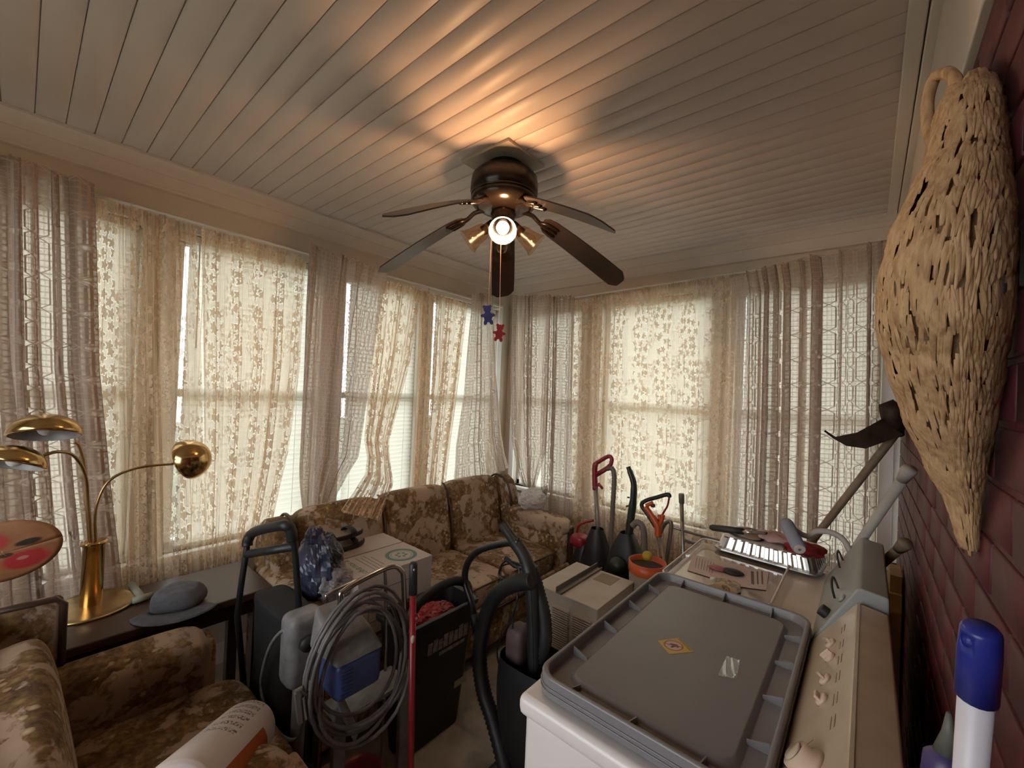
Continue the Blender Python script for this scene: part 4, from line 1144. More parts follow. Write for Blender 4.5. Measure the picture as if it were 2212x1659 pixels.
# ------------------------------------------------------------------ on the sofa: box, sandals, bags
m_card = mat('white_cardboard', (.46, .39, .34), .75, var=.05)
m_gprint = mat('green_print', (.10, .20, .16), .7)
bx0, bx1, by0, by1, bz0, bz1 = -2.21, -1.745, 1.03, 1.455, .479, .757
box = thing('cardboard_box', 'white cardboard box with green round emblem on the sofa seat', 'box', ((bx0+bx1)/2, (by0+by1)/2, bz0))
bb = obj('carton', G().box(bx0, bx1, by0, by1, bz0, bz1-.02), m_card, box, bevel=.003)
ym_ = (bx0+bx1)/2
xm = bx0+.20
obj('flap', G().box(bx0, xm-.005, by0, by1, bz1-.02, bz1), m_card, box)
obj('flap', G().box(xm+.005, bx1, by0, by1, bz1-.02, bz1), m_card, box)
obj('seam', G().box(xm-.005, xm+.005, by0, by1, bz1-.0215, bz1-.0190), mat('kraft_seam_shade', (.33, .22, .13), .8), box)  # kraft-brown strip in the flap gap, mostly standing in for its shade
mq = frame_m(Vector((bx1-.145, by0+.10, bz1+.0006)), Vector((1, 0, 0)), Vector((0, 1, 0)))
tq2 = frame_m(Vector(((xm+bx1)/2+.0, by0+.065, bz1+.0006)), Vector((1, 0, 0)), Vector((0, 1, 0)))
obj('box_lettering', text_geo('IF YOU ENJOY', .034, tq2), m_gprint, box)
g = G()
for j, w in enumerate((.10, .085, .10, .06)): g.bar(((xm+bx1)/2-w, by0+.115+.022*j, bz1+.0005), ((xm+bx1)/2+w, by0+.115+.022*j, bz1+.0005), .0045, .0006)
obj('print_line', g, mat('gray_print', (.24, .21, .18), .7), box)
ec = Vector((bx1-.115, by1-.115, bz1+.0006)); g = G()
def ringo(r0, r1, n=32):
    g.add([ec+Vector((r*math.cos(2*math.pi*i/n), r*math.sin(2*math.pi*i/n), 0)) for r in (r0, r1) for i in range(n)], [(i, (i+1) % n, n+(i+1) % n, n+i) for i in range(n)])
ringo(.062, .082); ringo(.052, .055)
for k in range(6):
    a = k*math.pi/3; c_ = ec+Vector((.024*math.cos(a), .024*math.sin(a), 0))
    g.add([c_+Vector((.009*math.cos(t_), .009*math.sin(t_), 0)) for t_ in [2*math.pi*i/10 for i in range(10)]], [tuple(range(10))])
obj('emblem', g, m_gprint, box)
g = G()
for (a, b) in (((by0+.06, .20), (by0+.30, .20)), ((by0+.06, .06), (by0+.30, .06)), ((by0+.06, .06), (by0+.06, .20)), ((by0+.30, .06), (by0+.30, .20))):
    g.bar((bx1+.0006, a[0], bz0+a[1]), (bx1+.0006, b[0], bz0+b[1]), .0025, .0008, (1, 0, 0))
obj('print_frame', g, mat('dark_print', (.12, .09, .08), .7), box)
m_sole = mat('black_rubber', (.012, .011, .011), .7); m_insole = mat('tan_insole', (.22, .155, .115), .8, var=.15)
def sandal(off, lbl):
    c = at(740, 1180, z=bz1+.02)+off
    root = thing('sandal', lbl, 'sandal', c, 'pair of black sandals on the cardboard box')
    d = Vector((-.42, .90, 0)).normalized() if False else (at(795, 1160, z=bz1+.02)-at(695, 1192, z=bz1+.02)).normalized()
    q = frame_m(c, d, Vector((-d.y, d.x, 0))); pts = []
    for i in range(24):
        a = 2*math.pi*i/24; pts.append((.135*math.cos(a), .043*math.sin(a)*(1+.18*math.cos(a))))
    s_ = obj('sole', G().prism(pts, -.012, .010, q), m_sole, root, bevel=.004)
    obj('insole', G().prism([(x*.93, y*.9) for x, y in pts], .010, .013, q), m_insole, root)
    for x in (.05, -.075):
        obj('strap', G().tube([q @ Vector((x, .046*math.cos(a), .010+.026*math.sin(a))) for a in [math.pi*i/10 for i in range(11)]], .020, 8, flat=.3), m_sole, root, smooth=True)
sandal(Vector((0, 0, 0)), 'black strappy sandal lying flat on the white cardboard box'); sandal(Vector((.012, -.02, .062)), 'black strappy sandal resting on top of the other sandal')
def bag_mat(name, col, tr):
    t = NT(name); d = t.prin(col, .25); a = t.node('BsdfTransparent'); x = t.node('MixShader'); x.inputs[0].default_value = 1-tr
    t.l.new(a.outputs[0], x.inputs[1]); t.l.new(d, x.inputs[2]); return t.done(x.outputs[0])
from mathutils import noise as mnoise
def crinkle(c, r, amp, seed, nu=52, nv=34, floor=None, fr=4.3):
    so = Vector((seed*3.7, seed*1.3, seed*7.1)); mr = max(r)
    def fn(p, th, ph):
        d = Vector((p.x/r[0], p.y/r[1], p.z/r[2]))
        n1 = 1-abs(mnoise.noise(d*1.7+so))*2; n2 = 1-abs(mnoise.noise(d*3.9+so*1.7))*2; n3 = mnoise.noise(d*9+so)
        return p*(1+amp*(1.1*n1-.5+.6*n2+.25*n3))
    return G().ell(c, r, nu, nv, fn=fn)
bgc = at(690, 1226, x=-1.93)
bag = thing('blue_plastic_bag', 'crumpled dark blue plastic bag beside the cardboard box', 'bag', bgc)
obj('bag_body', crinkle(bgc, (.12, .095, .15), .13, 4), mat('navy_plastic', (.036, .04, .072), .3, var=.4, vs=14), bag)
obj('bag_knot', crinkle(bgc+Vector((-.02, -.02, .13)), (.04, .04, .055), .3, 8, 18, 12), bpy.data.materials['navy_plastic'], bag)
cb = at(722, 1258, x=-1.84)
tag(obj('clear_plastic_bag', crinkle(cb, (.055, .075, .08), .18, 12), bag_mat('cloudy_film', (.45, .42, .44), .45), None), 'cloudy clear plastic bag next to the dark blue one', 'bag')
wc = at(1150, 1078, x=-2.12)
wb_ = thing('white_plastic_bag', 'white plastic grocery bag on the sofa arm in the corner', 'bag', wc)
obj('bag_body', crinkle(wc, (.10, .125, .085), .12, 21), bag_mat('white_film', (.55, .50, .47), .12), wb_)
obj('bag_handle', crinkle(at(1176, 1060, x=-2.12), (.025, .03, .035), .35, 6, 14, 10), bpy.data.materials['white_film'], wb_)
# ------------------------------------------------------------------ black folding trolley in front of the armchair
m_blk = mat('black_tube', (.012, .013, .015), .35, var=.2)
m_blkfab = mat('black_fabric', (.012, .012, .013), .9, var=.3, vs=12, bump=.3, bs=80)
m_blkpl = mat('black_plastic', (.013, .013, .014), .5, var=.25, vs=10)
m_chrome = mat('chrome_tube', (.42, .40, .38), .2, 1.0, var=.1)
m_tyre = mat('tyre_rubber', (.02, .02, .02), .8)
tr_ = thing('shopping_trolley', 'black folding shopping trolley with fabric bag and tubular handle', 'trolley', (-1.84, .80, 0))
xl, xr = -2.0, -1.70
pl_ = [at(513, 1330, x=xl), at(520, 1270, x=xl), at(531, 1200, x=xl), at(536, 1165, x=xl), at(552, 1148, x=xl+.04)]
pr_ = [at(608, 1135, x=xr-.03), at(626, 1142, x=xr), at(637, 1190, x=xr), at(641, 1240, x=xr), at(648, 1330, x=xr)]
fl0, fl1 = Vector((pl_[0].x, .70, .06)), Vector((pr_[-1].x, .70, .06))
obj('frame', G().tube([fl0]+smooth_path(pl_+pr_, 5)+[fl1], .0125, 10), m_blk, tr_, smooth=True)
grip = smooth_path([pl_[2].lerp(pl_[3], .6), pl_[3], pl_[4], pr_[0], pr_[1], pr_[1].lerp(pr_[2], .5)], 6)
obj('grip', G().tube(grip, .021, 12), m_blkpl, tr_, smooth=True)
obj('crossbar', G().tube([at(533, 1197, x=xl), at(637, 1180, x=xr)], .017, 10), m_blkpl, tr_, smooth=True)
def bagfn(s, t_):
    a = 2*math.pi*s; n_ = 5.0
    cx_, cy_ = -1.845, .752
    co, si = math.cos(a), math.sin(a)
    rx_, ry_ = .17, .068
    x_ = math.copysign(abs(co)**.5, co)*rx_; y_ = math.copysign(abs(si)**.5, si)*ry_
    z_ = .11+.59*t_
    b_ = 1+.05*math.sin(3*a+6*t_)*math.sin(5*t_)
    return Vector((cx_+x_*b_, cy_+y_*b_, z_+.012*math.sin(4*a)*t_)), (s, t_)
obj('bag', G().grid(bagfn, 40, 16), m_blkfab, tr_, smooth=True)
obj('bag_flap', G().pad(-2.02, -1.67, .68, .825, .685, .735, .4, 8), m_blkfab, tr_, smooth=True)
obj('toe_plate', G().box(-2.02, -1.67, .68, .83, .085, .105), m_blk, tr_)
for x in (-2.035, -1.655):
    w_ = obj('wheel', G().tube([(x-.014, .755, .075), (x+.014, .755, .075)], .075, 20), m_tyre, tr_, bevel=.006)
    obj('hub', G().cyl((x-.018, .755, .075), (x+.018, .755, .075), .03, 12), m_chrome, w_)

# ------------------------------------------------------------------ paint sprayer on its cart
m_sprwhite = mat('sprayer_gray_white', (.20, .19, .195), .5, var=.3, vs=20)
m_sprgray = mat('sprayer_gray', (.16, .155, .15), .6, var=.25, vs=20)
m_sprblue = mat('sprayer_blue', (.035, .055, .16), .45, var=.2, vs=14)
m_hose = mat('dusty_gray_hose', (.115, .102, .10), .5, var=.35, vs=16)
spr = thing('paint_sprayer', 'blue and gray paint sprayer on chrome cart with coiled hose', 'paint sprayer', (-1.38, .90, 0))
xs = -1.34
hoop = [at(738, 1440, x=xs), at(735, 1300, x=xs), at(745, 1275, x=xs), at(790, 1248, x=xs), at(845, 1224, x=xs), at(866, 1232, x=xs), at(872, 1262, x=xs), at(876, 1440, x=xs)]
h0, h1 = hoop[0].copy(), hoop[-1].copy(); h0.z = .03; h1.z = .03
obj('cart_handle', G().tube([h0]+smooth_path(hoop, 5)+[h1], .0095, 10), m_chrome, spr, smooth=True)
xs2 = -1.44
hoop2 = [at(700, 1420, x=xs2), at(704, 1300, x=xs2), at(712, 1282, x=xs2), at(760, 1258, x=xs2), at(822, 1232, x=xs2), at(832, 1245, x=xs2), at(834, 1400, x=xs2)]
g0, g1 = hoop2[0].copy(), hoop2[-1].copy(); g0.z = .03; g1.z = .03
obj('cart_frame', G().tube([g0]+smooth_path(hoop2, 5)+[g1], .006, 8), m_chrome, spr, smooth=True)
obj('cart_shelf', G().box(xs2-.01, xs+.01, h0.y-.01, h1.y+.01, .50, .515), m_sprgray, spr)
obj('leg', G().box(xs-.012, xs+.012, h1.y-.022, h1.y+.022, .0, .55), m_sprgray, spr, bevel=.004)
obj('leg', G().box(xs-.012, xs+.012, h0.y-.022, h0.y+.022, .0, .55), m_sprgray, spr, bevel=.004)
for (x, y) in ((xs, h0.y), (xs, h1.y), (xs2, g0.y)):
    obj('foot', G().cyl((x, y, 0), (x, y, .035), .016, 10), m_tyre, spr)
mc = at(765, 1440, x=-1.26)
mtr = obj('motor_cover', G().box(mc.x-.12, mc.x+.035, mc.y-.075, mc.y+.085, mc.z-.075, mc.z+.045), m_sprblue, spr, bevel=.022, seg=3)
g = G()
for i in range(8): g.box(mc.x+.033, mc.x+.038, mc.y-.06, mc.y-.025, mc.z-.055+i*.012, mc.z-.050+i*.012)
obj('vent_slot', g, m_sprblue, mtr)
obj('top_shroud', G().add([(mc.x-.14, mc.y-.09, mc.z+.04), (mc.x+.04, mc.y-.085, mc.z+.04), (mc.x+.04, mc.y+.095, mc.z+.04), (mc.x-.14, mc.y+.09, mc.z+.04), (mc.x-.15, mc.y-.07, mc.z+.17), (mc.x-.03, mc.y-.07, mc.z+.10), (mc.x-.03, mc.y+.06, mc.z+.10), (mc.x-.15, mc.y+.05, mc.z+.17)], [(0,3,2,1),(4,5,6,7),(0,1,5,4),(1,2,6,5),(2,3,7,6),(3,0,4,7)]), m_sprgray, spr, bevel=.015, seg=3)
gc = at(646, 1385, x=-1.575)
gb = obj('gear_housing', G().box(gc.x-.05, gc.x+.06, gc.y-.055, gc.y+.08, gc.z-.145, gc.z+.11), m_sprwhite, spr, bevel=.03, seg=3)
kq = frame_m(gc+Vector((.06, .0, .02)), Vector((0, 1, 0)), Vector((0, 0, 1)))
obj('pressure_knob', G().lathe([(0, 0), (.028, 0), (.026, .02), (0, .022)], 16, kq), m_dark, gb, smooth=True)
obj('pump_tube', G().cyl((gc.x, gc.y+.01, gc.z-.12), (gc.x, gc.y+.01, .14), .024, 14), m_sprwhite, spr, smooth=True)
obj('bracket', G().bar(at(700, 1440, x=-1.38), at(770, 1590, x=-1.30), .045, .012), m_sprwhite, spr, bevel=.004)
rh = random.Random(4); path = []
cxh, cyh = 775, 1438; loops = 7
for i in range(loops*26):
    a = 2*math.pi*i/26; l_ = i/26
    rx_ = 98+14*math.sin(l_*2.1+1); ry_ = 142+24*math.sin(l_*1.9+.5)
    ox, oy = 9*math.sin(l_*2.9), 14*math.cos(l_*1.3)
    sk = 1+.10*math.sin(a)   # wider at the bottom
    path.append(at(cxh+ox+rx_*math.cos(a)*sk+.10*ry_*math.sin(a)*-1, cyh+oy+ry_*math.sin(a)-26*math.cos(a), x=-1.235-.012*(l_ % 4)+.012*math.sin(a*2+l_)))
obj('coiled_hose', G().tube(path, .0062, 8), m_hose, spr, smooth=True)
obj('suction_hose', G().tube(smooth_path([gc+Vector((.02, -.05, .02)), at(612, 1362, x=-1.58), at(582, 1400, y=.645), at(564, 1475, y=.658), at(577, 1545, y=.66), at(612, 1592, y=.66), at(645, 1592, y=.67), at(662, 1530, y=.68), at(670, 1470, x=-1.42)], 6), .0065, 8), mat('braided_hose', (.20, .21, .20), .5, var=.3, vs=40), spr, smooth=True)
gn = at(648, 1520, x=-1.27)
gun = obj('spray_gun', G().tube([at(638, 1496, x=-1.27), at(650, 1488, x=-1.27), at(662, 1498, x=-1.27)], .008, 8).bar(at(640, 1496, x=-1.27), at(648, 1562, x=-1.27), .014, .012), mat('gun_metal', (.22, .21, .20), .4, .6), spr)
obj('trigger', G().bar(at(655, 1505, x=-1.26), at(660, 1555, x=-1.26), .007, .007), m_chrome, gun)

# red pole with black grip
rp = thing('red_pole', 'red telescopic pole with black grip standing by the paint sprayer', 'pole', (-1.2, 1.0, 0))
r0, r1 = at(893, 1214, x=-1.20), at(888, 1605, x=-1.16); d_ = (r1-r0).normalized(); rf = r0+d_*(r0.z/-d_.z)
obj('shaft', G().cyl(r0+d_*.10, rf, .0115, 14), mat('red_lacquer', (.22, .010, .012), .35, var=.1), rp, smooth=True)
obj('grip', G().tube([r0, r0+d_*.008, r0+d_*.11], [.010, .0145, .0148], 14), m_blkpl, rp, smooth=True)
obj('rivet', G().ell(r0+d_*.022+Vector((.0125, -.006, 0)), (.004, .004, .006), 8, 6), m_chrome, rp)
obj('button', G().ell(r0+d_*.255+Vector((.010, -.006, 0)), (.007, .007, .014), 10, 8), mat('cream_button', (.45, .36, .30), .4), rp, smooth=True)
obj('clamp', G().tube([r0.lerp(rf, .80), r0.lerp(rf, .86)], .022, 14), m_chrome, rp, smooth=True)

# ------------------------------------------------------------------ black plastic tub with lettering in front of the sofa
tubx = thing('black_tool_tub', 'black plastic tool tub with worn white lettering before the sofa', 'tub', (-1.56, 1.36, 0))
X0_, X1_, Y0_, Y1_, ZT = -1.69, -1.47, 1.10, 1.53, .605
g = G(); vs = []; secs = [(.045, 0), (.0, ZT-.02), (-.015, ZT-.02), (-.015, ZT), (.008, ZT), (.05, .02)]
for i_, z in secs: vs += [(x, y, z) for x, y in rrect(X0_+i_, X1_-i_, Y0_+i_, Y1_-i_, .04)]
fs = [(i*28+k, i*28+(k+1) % 28, (i+1)*28+(k+1) % 28, (i+1)*28+k) for i in range(5) for k in range(28)] + [tuple(reversed(range(28))), tuple(5*28+k for k in range(28))]
obj('tub_shell', g.add(vs, fs), m_blkpl, tubx, bevel=.004)
hdl = smooth_path([(X1_-.03, Y0_+.03, ZT-.01), (X1_-.03, Y0_+.06, ZT+.07), (X1_-.03, Y0_+.16, ZT+.11), (X1_-.03, Y1_-.14, ZT+.115), (X1_-.03, Y1_-.05, ZT+.07), (X1_-.03, Y1_-.03, ZT-.01)], 5)
obj('carry_handle', G().tube(hdl, .022, 10, flat=.7), m_blkpl, tubx, smooth=True)
def tfx(y, z):  # point on the sloped front face
    f = z/(ZT-.02); return Vector((X1_-.045+.045*f+.0015, y, z))
rt = random.Random(11); gL = G(); y = Y0_+.13
for w_, hgt in ((.026, .055), (.026, .06), (.024, .05), (.028, .064), (.026, .06), (.025, .055), (.028, .068), (.026, .06)):
    gL.hexa([tfx(y, .44), tfx(y+w_, .44), tfx(y+w_, .44+hgt), tfx(y, .44+hgt)] + [p+Vector((.001, 0, 0)) for p in (tfx(y, .44), tfx(y+w_, .44), tfx(y+w_, .44+hgt), tfx(y, .44+hgt))]); y += w_+.005
gL.hexa([tfx(Y0_+.20, .41), tfx(Y0_+.36, .41), tfx(Y0_+.36, .428), tfx(Y0_+.20, .428)] + [p+Vector((.001, 0, 0)) for p in (tfx(Y0_+.20, .41), tfx(Y0_+.36, .41), tfx(Y0_+.36, .428), tfx(Y0_+.20, .428))])
tag(obj('worn_lettering', gL, mat('worn_white_print', (.24, .20, .17), .7, var=.5, vs=60), tubx), 'illegible worn white lettering')
gL = G().hexa([tfx(1.42, .19), tfx(1.50, .19), tfx(1.50, .225), tfx(1.42, .225)] + [p+Vector((.001, 0, 0)) for p in (tfx(1.42, .19), tfx(1.50, .19), tfx(1.50, .225), tfx(1.42, .225))])
obj('white_label', gL, mat('cream_label', (.40, .36, .28), .6), tubx)
rb = at(938, 1338, x=-1.60)
tag(obj('red_plastic_bag', crinkle(rb, (.07, .11, .075), .14, 31), mat('red_film', (.26, .022, .026), .35, var=.25, vs=20), None), 'crumpled red plastic bag on top of the black tub', 'bag')

# ------------------------------------------------------------------ black upright vacuum beside the washer
vb = thing('black_upright_vacuum', 'black upright vacuum cleaner with corrugated hose next to the washer', 'vacuum cleaner', (-1.10, 1.42, 0))
yv = 1.40
sp_ = smooth_path([at(1085, 1132, y=yv+.04), at(1108, 1165, y=yv+.03), at(1132, 1200, y=yv+.02), at(1146, 1250, y=yv), at(1152, 1340, y=yv), at(1156, 1500, y=yv)], 5)
obj('handle_post', G().tube(sp_, [.023]*6+[.029]*(len(sp_)-6), 12), m_blkpl, vb, smooth=True)
obj('post_edge', G().tube([p+Vector((.014, -.026, 0)) for p in sp_[12:]], .0018, 5), m_blkpl, vb)
obj('loop_handle', G().tube(smooth_path([at(1122, 1170, y=yv+.02), at(1075, 1176, y=yv+.04), at(1030, 1192, y=yv+.05), at(1008, 1222, y=yv+.06), at(1005, 1258, y=yv+.06), at(1018, 1300, y=yv+.05), at(1026, 1345, y=yv+.05)], 5), .0165, 10), m_blk, vb, smooth=True)
obj('loop_socket', G().tube([at(1024, 1325, y=yv+.05), at(1030, 1365, y=yv+.05)], .021, 10), m_blkpl, vb, smooth=True)
def hose(pts, r, m, parent, name='hose', step=.012):
    p = smooth_path(pts, 14); rs = [r*(1.0 if i % 2 else .86) for i in range(len(p))]
    return obj(name, G().tube(p, rs, 12), m, parent, smooth=True)
hose([at(1150, 1255, y=yv-.02), at(1110, 1262, y=yv-.02), at(1070, 1288, y=yv-.02), at(1046, 1345, y=yv-.02), at(1036, 1420, y=yv-.03), at(1044, 1490, y=yv-.04), at(1066, 1560, y=yv-.05), at(1090, 1650, y=yv-.07), at(1110, 1740, y=yv-.08)], .035, m_blkpl, vb)
hose([at(1148, 1225, y=yv+.02), at(1162, 1275, y=yv+.03), at(1176, 1335, y=yv+.03), at(1176, 1395, y=yv+.02), at(1160, 1440, y=yv+.02)], .030, m_blkpl, vb)
bc = at(1140, 1500, y=yv)
def vbody(s, t_):
    a = 2*math.pi*s; z_ = .06+t_*.50
    w_ = .05+.095*math.sin(math.pi*min(1, .35+.62*(1-t_)))**.8
    co, si = math.cos(a), math.sin(a)
    return Vector((bc.x+.02+w_*math.copysign(abs(co)**.6, co), yv+.01+.8*w_*math.copysign(abs(si)**.6, si), z_)), (s, t_)
obj('body', G().grid(vbody, 28, 14), m_blkpl, vb, smooth=True)
obj('floor_head', G().box(bc.x-.13, bc.x+.17, yv-.16, yv+.13, .012, .095), m_blkpl, vb, bevel=.025, seg=3)
for x in (bc.x-.09, bc.x+.13): obj('wheel', G().cyl((x-.012, yv+.10, .04), (x+.012, yv+.10, .04), .04, 16), m_tyre, vb)
obj('cord', G().tube(smooth_path([at(1128, 1220, y=yv-.01), at(1092, 1212, y=yv), at(1078, 1240, y=yv), at(1100, 1262, y=yv), at(1118, 1290, y=yv-.02), at(1098, 1350, y=yv-.03), at(1074, 1400, y=yv-.03), at(1082, 1440, y=yv-.03), at(1100, 1400, y=yv-.03), at(1110, 1330, y=yv-.02), at(1122, 1230, y=yv-.01), at(1085, 1222, y=yv+.01), at(1082, 1255, y=yv)], 6), .0042, 6), m_blk, vb, smooth=True)
obj('cord_hook', G().tube([at(1092, 1205, y=yv), at(1112, 1222, y=yv), at(1138, 1228, y=yv)], .011, 8), m_blkpl, vb, smooth=True)
obj('dust_bag', G().pad(bc.x-.11, bc.x-.02, yv-.04, yv+.06, .50, .66, .5, 8), mat('dusty_rose_label', (.10, .065, .065), .6, var=.3, vs=25), vb, smooth=True)

# ------------------------------------------------------------------ window air conditioner
m_ac = mat('yellowed_metal', (.45, .38, .31), .45, var=.1, vs=8)
m_actop = m_ac
ac = thing('air_conditioner', 'old beige window air conditioner standing on the floor', 'air conditioner', (-1.17, 2.07, 0))
ax0, ax1, ay0, ay1, az = -1.35, -.98, 1.865, 2.275, .60
obj('case', G().prism([(ay0, .0), (ay1, 0), (ay1, az), (ay0, az)], ax0, ax1, frame_m(Vector((0, 0, 0)), Vector((0, 1, 0)), Vector((0, 0, 1)))), m_ac, ac, bevel=.008)
obj('top_plate', G().box(ax0-.004, ax1+.003, ay0-.004, ay1+.004, az-.006, az+.003), m_actop, ac, bevel=.003)
for x0, x1 in ((ax0+.11, ax0+.215), (ax0+.235, ax0+.345)):
    v_ = obj('vent', G().box(x0, x1, ay0-.003, ay0+.004, .18, az-.055), m_ac, ac)
    g = G()
    for i in range(30): g.box(x0+.002, x1-.002, ay0-.016, ay0-.002, .185+i*.0118, .190+i*.0118)
    tag(obj('louvers', g, m_ac, v_), kind='stuff')
obj('rail', G().box(ax0+.13, ax0+.134, ay0-.01, ay1+.02, az+.002, az+.034).box(ax0+.13, ax0+.165, ay0-.01, ay1+.02, az+.002, az+.006).box(ax0+.161, ax0+.165, ay0-.01, ay1+.02, az+.002, az+.016), mat('zinc_rail', (.25, .215, .185), .4, .6), ac)
obj('paper_label', G().box(ax0+.19, ax0+.30, ay1-.14, ay1-.02, az+.003, az+.0042), mat('tan_label', (.26, .195, .13), .7), ac)
obj('side_plate', G().box(ax0+.015, ax0+.05, ay0-.004, ay0, az-.14, az-.06), m_sprgray, ac)

# ------------------------------------------------------------------ vacuums and garden tools by the far window
m_redpl = mat('red_plastic', (.24, .012, .022), .4, var=.12)
m_postg = mat('gray_post', (.24, .215, .19), .4, .3, var=.1)
v1 = thing('red_handle_vacuum', 'upright vacuum with red handle and gray hose by the pale lace', 'vacuum cleaner', (-1.35, 2.80, 0))
y1_ = 2.80
obj('post', G().tube([at(1287, 1050, y=y1_), at(1292, 1132, y=y1_), Vector((at(1294, 1160, y=y1_).x, y1_, .10))], .018, 12), m_postg, v1, smooth=True)
obj('handle', G().tube(smooth_path([at(1286, 1058, y=y1_), at(1285, 1030, y=y1_), at(1286, 1005, y=y1_), at(1296, 996, y=y1_), at(1314, 986, y=y1_), at(1321, 990, y=y1_), at(1320, 1002, y=y1_), at(1314, 1008, y=y1_)], 5), [.021]*12+[.015]*24, 10).tube([at(1288, 1026, y=y1_), at(1314, 1010, y=y1_)], .017, 10).tube([at(1286, 1050, y=y1_), at(1294, 1046, y=y1_), at(1302, 1056, y=y1_)], [.018, .013, .009], 10), m_redpl, v1, smooth=True)
hose([at(1312, 1012, y=y1_), at(1322, 1012, y=y1_), at(1327, 1030, y=y1_), at(1324, 1090, y=y1_), at(1319, 1180, y=y1_), at(1312, 1250, y=y1_-.02), at(1306, 1330, y=y1_-.04)], .019, mat('gray_brown_hose', (.15, .125, .10), .5), v1)
c_ = at(1262, 1178, y=y1_-.02)
def can(s, t_):
    a = 2*math.pi*s; return Vector((c_.x+(.075+.02*math.sin(3*t_))*math.cos(a)*(1-.5*t_**6), c_.y+.075*math.sin(a)*(1-.5*t_**6), .10+(c_.z+.02-.10)*t_)), (s, t_)
obj('canister', G().grid(can, 24, 12), m_blkpl, v1, smooth=True)
obj('canister_lid', G().pad(c_.x-.105, c_.x+.02, c_.y-.06, c_.y+.06, c_.z-.02, c_.z+.075, .6, 8), m_redpl, v1, smooth=True)
obj('lid_handle', G().tube(smooth_path([at(1246, 1150, y=y1_-.02), at(1250, 1136, y=y1_-.02), at(1264, 1128, y=y1_-.02), at(1282, 1124, y=y1_-.02)], 5), .010, 8), m_redpl, v1, smooth=True)
def can2(s, t_):
    a = 2*math.pi*s; d0_ = at(1288, 1200, y=y1_-.05); return Vector((d0_.x+(.12+.02*math.sin(5*t_))*math.cos(a)*(1-.55*t_**5), d0_.y+.09*math.sin(a)*(1-.55*t_**5), .05+(at(1288, 1135, y=y1_).z-.05)*t_)), (s, t_)
obj('body', G().grid(can2, 26, 14), m_blkpl, v1, smooth=True)
obj('floor_head', G().box(c_.x-.10, c_.x+.19, y1_-.22, y1_+.10, .01, .10), m_blkpl, v1, bevel=.02)
v2 = thing('green_handle_vacuum', 'upright vacuum with dark green handle behind the air conditioner', 'vacuum cleaner', (-1.15, 2.62, 0))
y2_ = 2.62
m_dgreen = mat('dark_green_plastic', (.018, .026, .022), .4, var=.2)
obj('handle', G().tube(smooth_path([at(1357, 1008, y=y2_), at(1362, 1022, y=y2_), at(1369, 1045, y=y2_), at(1368, 1080, y=y2_), at(1362, 1125, y=y2_), at(1357, 1170, y=y2_)], 5), [.018]*4+[.022]*4+[.023]*4+[.026]*4+[.030]*10, 12, flat=.8), m_dgreen, v2, smooth=True)
obj('cord_hook', G().tube([at(1360, 1092, y=y2_-.01), at(1352, 1094, y=y2_-.02)], .006, 8).tube([at(1360, 1075, y=y2_-.01), at(1355, 1074, y=y2_-.02)], .005, 8), m_dgreen, v2)
def b2(s, t_):
    a = 2*math.pi*s; d0_ = at(1352, 1210, y=y2_); zt = at(1352, 1150, y=y2_).z
    w_ = .095+.055*math.sin(math.pi*(.25+.7*t_)); co, si = math.cos(a), math.sin(a)
    return Vector((d0_.x+w_*math.copysign(abs(co)**.7, co)*(1-.6*t_**6), d0_.y+.10*math.copysign(abs(si)**.7, si)*(1-.6*t_**6), .05+(zt-.05)*t_)), (s, t_)
obj('body', G().grid(b2, 28, 14), m_blkpl, v2, smooth=True)
obj('floor_head', G().box(-1.30, -1.02, y2_-.20, y2_+.12, .01, .09), m_blkpl, v2, bevel=.02)
hose([at(1366, 1136, y=y2_-.02), at(1376, 1128, y=y2_-.02), at(1388, 1138, y=y2_-.02), at(1392, 1170, y=y2_-.02), at(1391, 1225, y=y2_-.02), at(1386, 1290, y=y2_-.02)], .021, mat('warm_gray_hose', (.16, .14, .12), .5), v2)
kc = at(1334, 1222, y=y2_-.12)
obj('wheel', G().ell(kc, (.055, .05, .055), 18, 12), m_dgreen, v2, smooth=True)
# orange string trimmer
m_orange = mat('orange_plastic', (.50, .085, .018), .4, var=.08)
m_clearsh = mat('clear_brown_shaft', (.26, .20, .17), .3, .4)
st_ = thing('string_trimmer', 'string trimmer with orange handle and black-topped grip loop', 'trimmer', (-.82, 2.6, 0))
y3 = 2.58
obj('grip_top', G().tube(smooth_path([at(1416, 1138, y=y3), at(1398, 1110, y=y3), at(1386, 1092, y=y3), at(1394, 1082, y=y3), at(1420, 1074, y=y3), at(1443, 1068, y=y3), at(1446, 1074, y=y3)], 5), .0125, 10), m_blkpl, st_, smooth=True)
obj('handle_body', G().tube(smooth_path([at(1394, 1094, y=y3-.012), at(1408, 1114, y=y3-.012), at(1420, 1135, y=y3-.012), at(1422, 1158, y=y3-.012)], 5), [.016]*6+[.021]*10, 12).tube(smooth_path([at(1396, 1092, y=y3-.012), at(1410, 1086, y=y3-.012)], 4), .012, 10).tube(smooth_path([at(1420, 1140, y=y3-.01), at(1429, 1126, y=y3-.01), at(1432, 1112, y=y3-.01)], 4), .012, 10), m_orange, st_, smooth=True)
obj('guard_bow', G().tube(smooth_path([at(1446, 1072, y=y3), at(1442, 1092, y=y3), at(1434, 1106, y=y3), at(1430, 1114, y=y3)], 4), .006, 8), m_redpl, st_, smooth=True)
obj('trigger', G().pad(*(lambda c: (c.x-.014, c.x+.014, c.y-.01, c.y+.01, c.z-.012, c.z+.012))(at(1410, 1092, y=y3)), .6, 4), m_blkpl, st_, smooth=True)
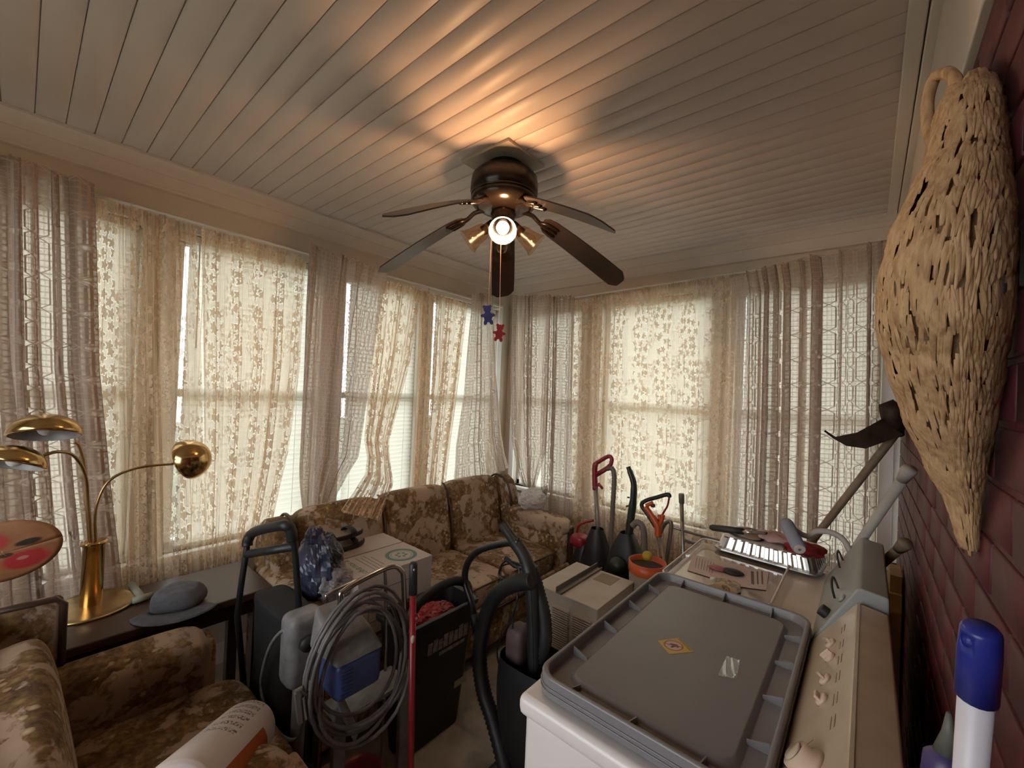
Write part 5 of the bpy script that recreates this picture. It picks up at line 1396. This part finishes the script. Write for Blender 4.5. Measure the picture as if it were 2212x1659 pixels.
for dx_ in (-6, 6):
    a_, b_ = at(1422+dx_*.6, 1156, y=y3), at(1436+dx_, 1260, y=y3-.02); d_ = (b_-a_).normalized(); e_ = a_+d_*((a_.z-.03)/-d_.z)
    obj('shaft', G().cyl(a_, e_, .0085, 10), m_clearsh, st_, smooth=True)
obj('shaft', G().cyl(at(1426, 1128, y=y3+.01), at(1424, 1112, y=y3+.01), .010, 10), m_orange, st_, smooth=True)
obj('cutting_head', G().lathe([(0, .0), (.05, .0), (.06, .02), (.04, .06), (0, .065)], 18, T((e_.x, e_.y, 0))), m_blkpl, st_, smooth=True)
# pail with orange band and yellow ball
pc_ = at(1398, 1225, y=2.37)
pl2 = thing('orange_rim_bin', 'tall gray bin with bright orange rim beside the air conditioner', 'bin', (pc_.x, 2.37, 0))
zt_ = at(1398, 1212, y=2.37).z
obj('bin_body', G().lathe([(0, .01), (.075, .01), (.10, zt_-.05), (.098, zt_-.05), (.073, .02), (0, .02)], 26, T((pc_.x, 2.37, 0))), mat('gray_tan_plastic', (.20, .17, .13), .5), pl2, smooth=True)
obj('orange_band', G().lathe([(.101, zt_-.06), (.103, zt_-.055), (.105, zt_), (.098, zt_), (.096, zt_-.05)], 26, T((pc_.x, 2.37, 0))), m_orange, pl2, smooth=True)
tag(obj('bin_dark_disc', G().lathe([(0, zt_-.035), (.095, zt_-.03)], 26, T((pc_.x, 2.37, 0))), mat('bin_shade_brown', (.07, .05, .035), .9), pl2), None)  # added disc under the ball, dark brown for the bin's shaded inside
yb_ = at(1398, 1201, y=2.38)
tag(obj('yellow_ball', G().ell(yb_, (.028, .028, .028), 18, 12), mat('yellow_rubber', (.42, .28, .02), .5), None, smooth=True), 'small yellow ball lying in the orange-rimmed bin', 'ball')
# aluminium walker
m_alu = mat('dull_aluminium', (.30, .27, .24), .35, .7, var=.12)
wk2 = thing('walker_frame', 'gray aluminium walker frame turned up behind the dryer', 'walker', (-.72, 2.75, 0))
y4 = 2.74
a_, b_ = at(1472, 1068, y=y4), at(1477, 1240, y=y4); d_ = (b_-a_).normalized(); e_ = a_+d_*(a_.z/-d_.z)
obj('upright', G().cyl(a_, e_, .0125, 12), m_alu, wk2, smooth=True)
obj('rubber_tip', G().tube([a_+d_*.055, a_+d_*.004, a_-d_*.006], [.0165, .018, .015], 12), m_postg, wk2, smooth=True)
bt_ = smooth_path([at(1431, 1140, y=y4-.04), at(1438, 1130, y=y4-.04), at(1447, 1126, y=y4-.04), at(1450, 1138, y=y4-.04), at(1446, 1170, y=y4-.04), at(1436, 1230, y=y4-.04)], 5)
bt_ = [at(1428, 1150, y=y4-.04)]+bt_; q_ = bt_[-1]; bt_.append(Vector((q_.x-.02, q_.y, 0)))
obj('bent_leg', G().tube(bt_, .0125, 12), m_alu, wk2, smooth=True)
obj('crossbar', G().tube([at(1448, 1136, y=y4-.04), at(1473, 1145, y=y4), at(1565, 1172, y=y4)], .009, 10), m_alu, wk2, smooth=True)
obj('crossbar', G().tube([at(1476, 1166, y=y4), at(1560, 1190, y=y4)], .011, 10), m_alu, wk2, smooth=True)
ef = at(1562, 1180, y=y4)
obj('far_upright', G().cyl((ef.x, ef.y, 0), (ef.x, ef.y, ef.z+.03), .0125, 12), m_alu, wk2, smooth=True)
# oddments on the floor
rc = at(775, 1668, z=.20)
tag(obj('red_bowl', G().lathe([(0, .0), (.05, .0), (.075, .10), (.085, .20), (.078, .205), (.07, .19), (0, .17)], 24, T((rc.x, rc.y, 0))), m_redpl, None, smooth=True), 'red plastic pail standing under the paint sprayer hose', 'pail')
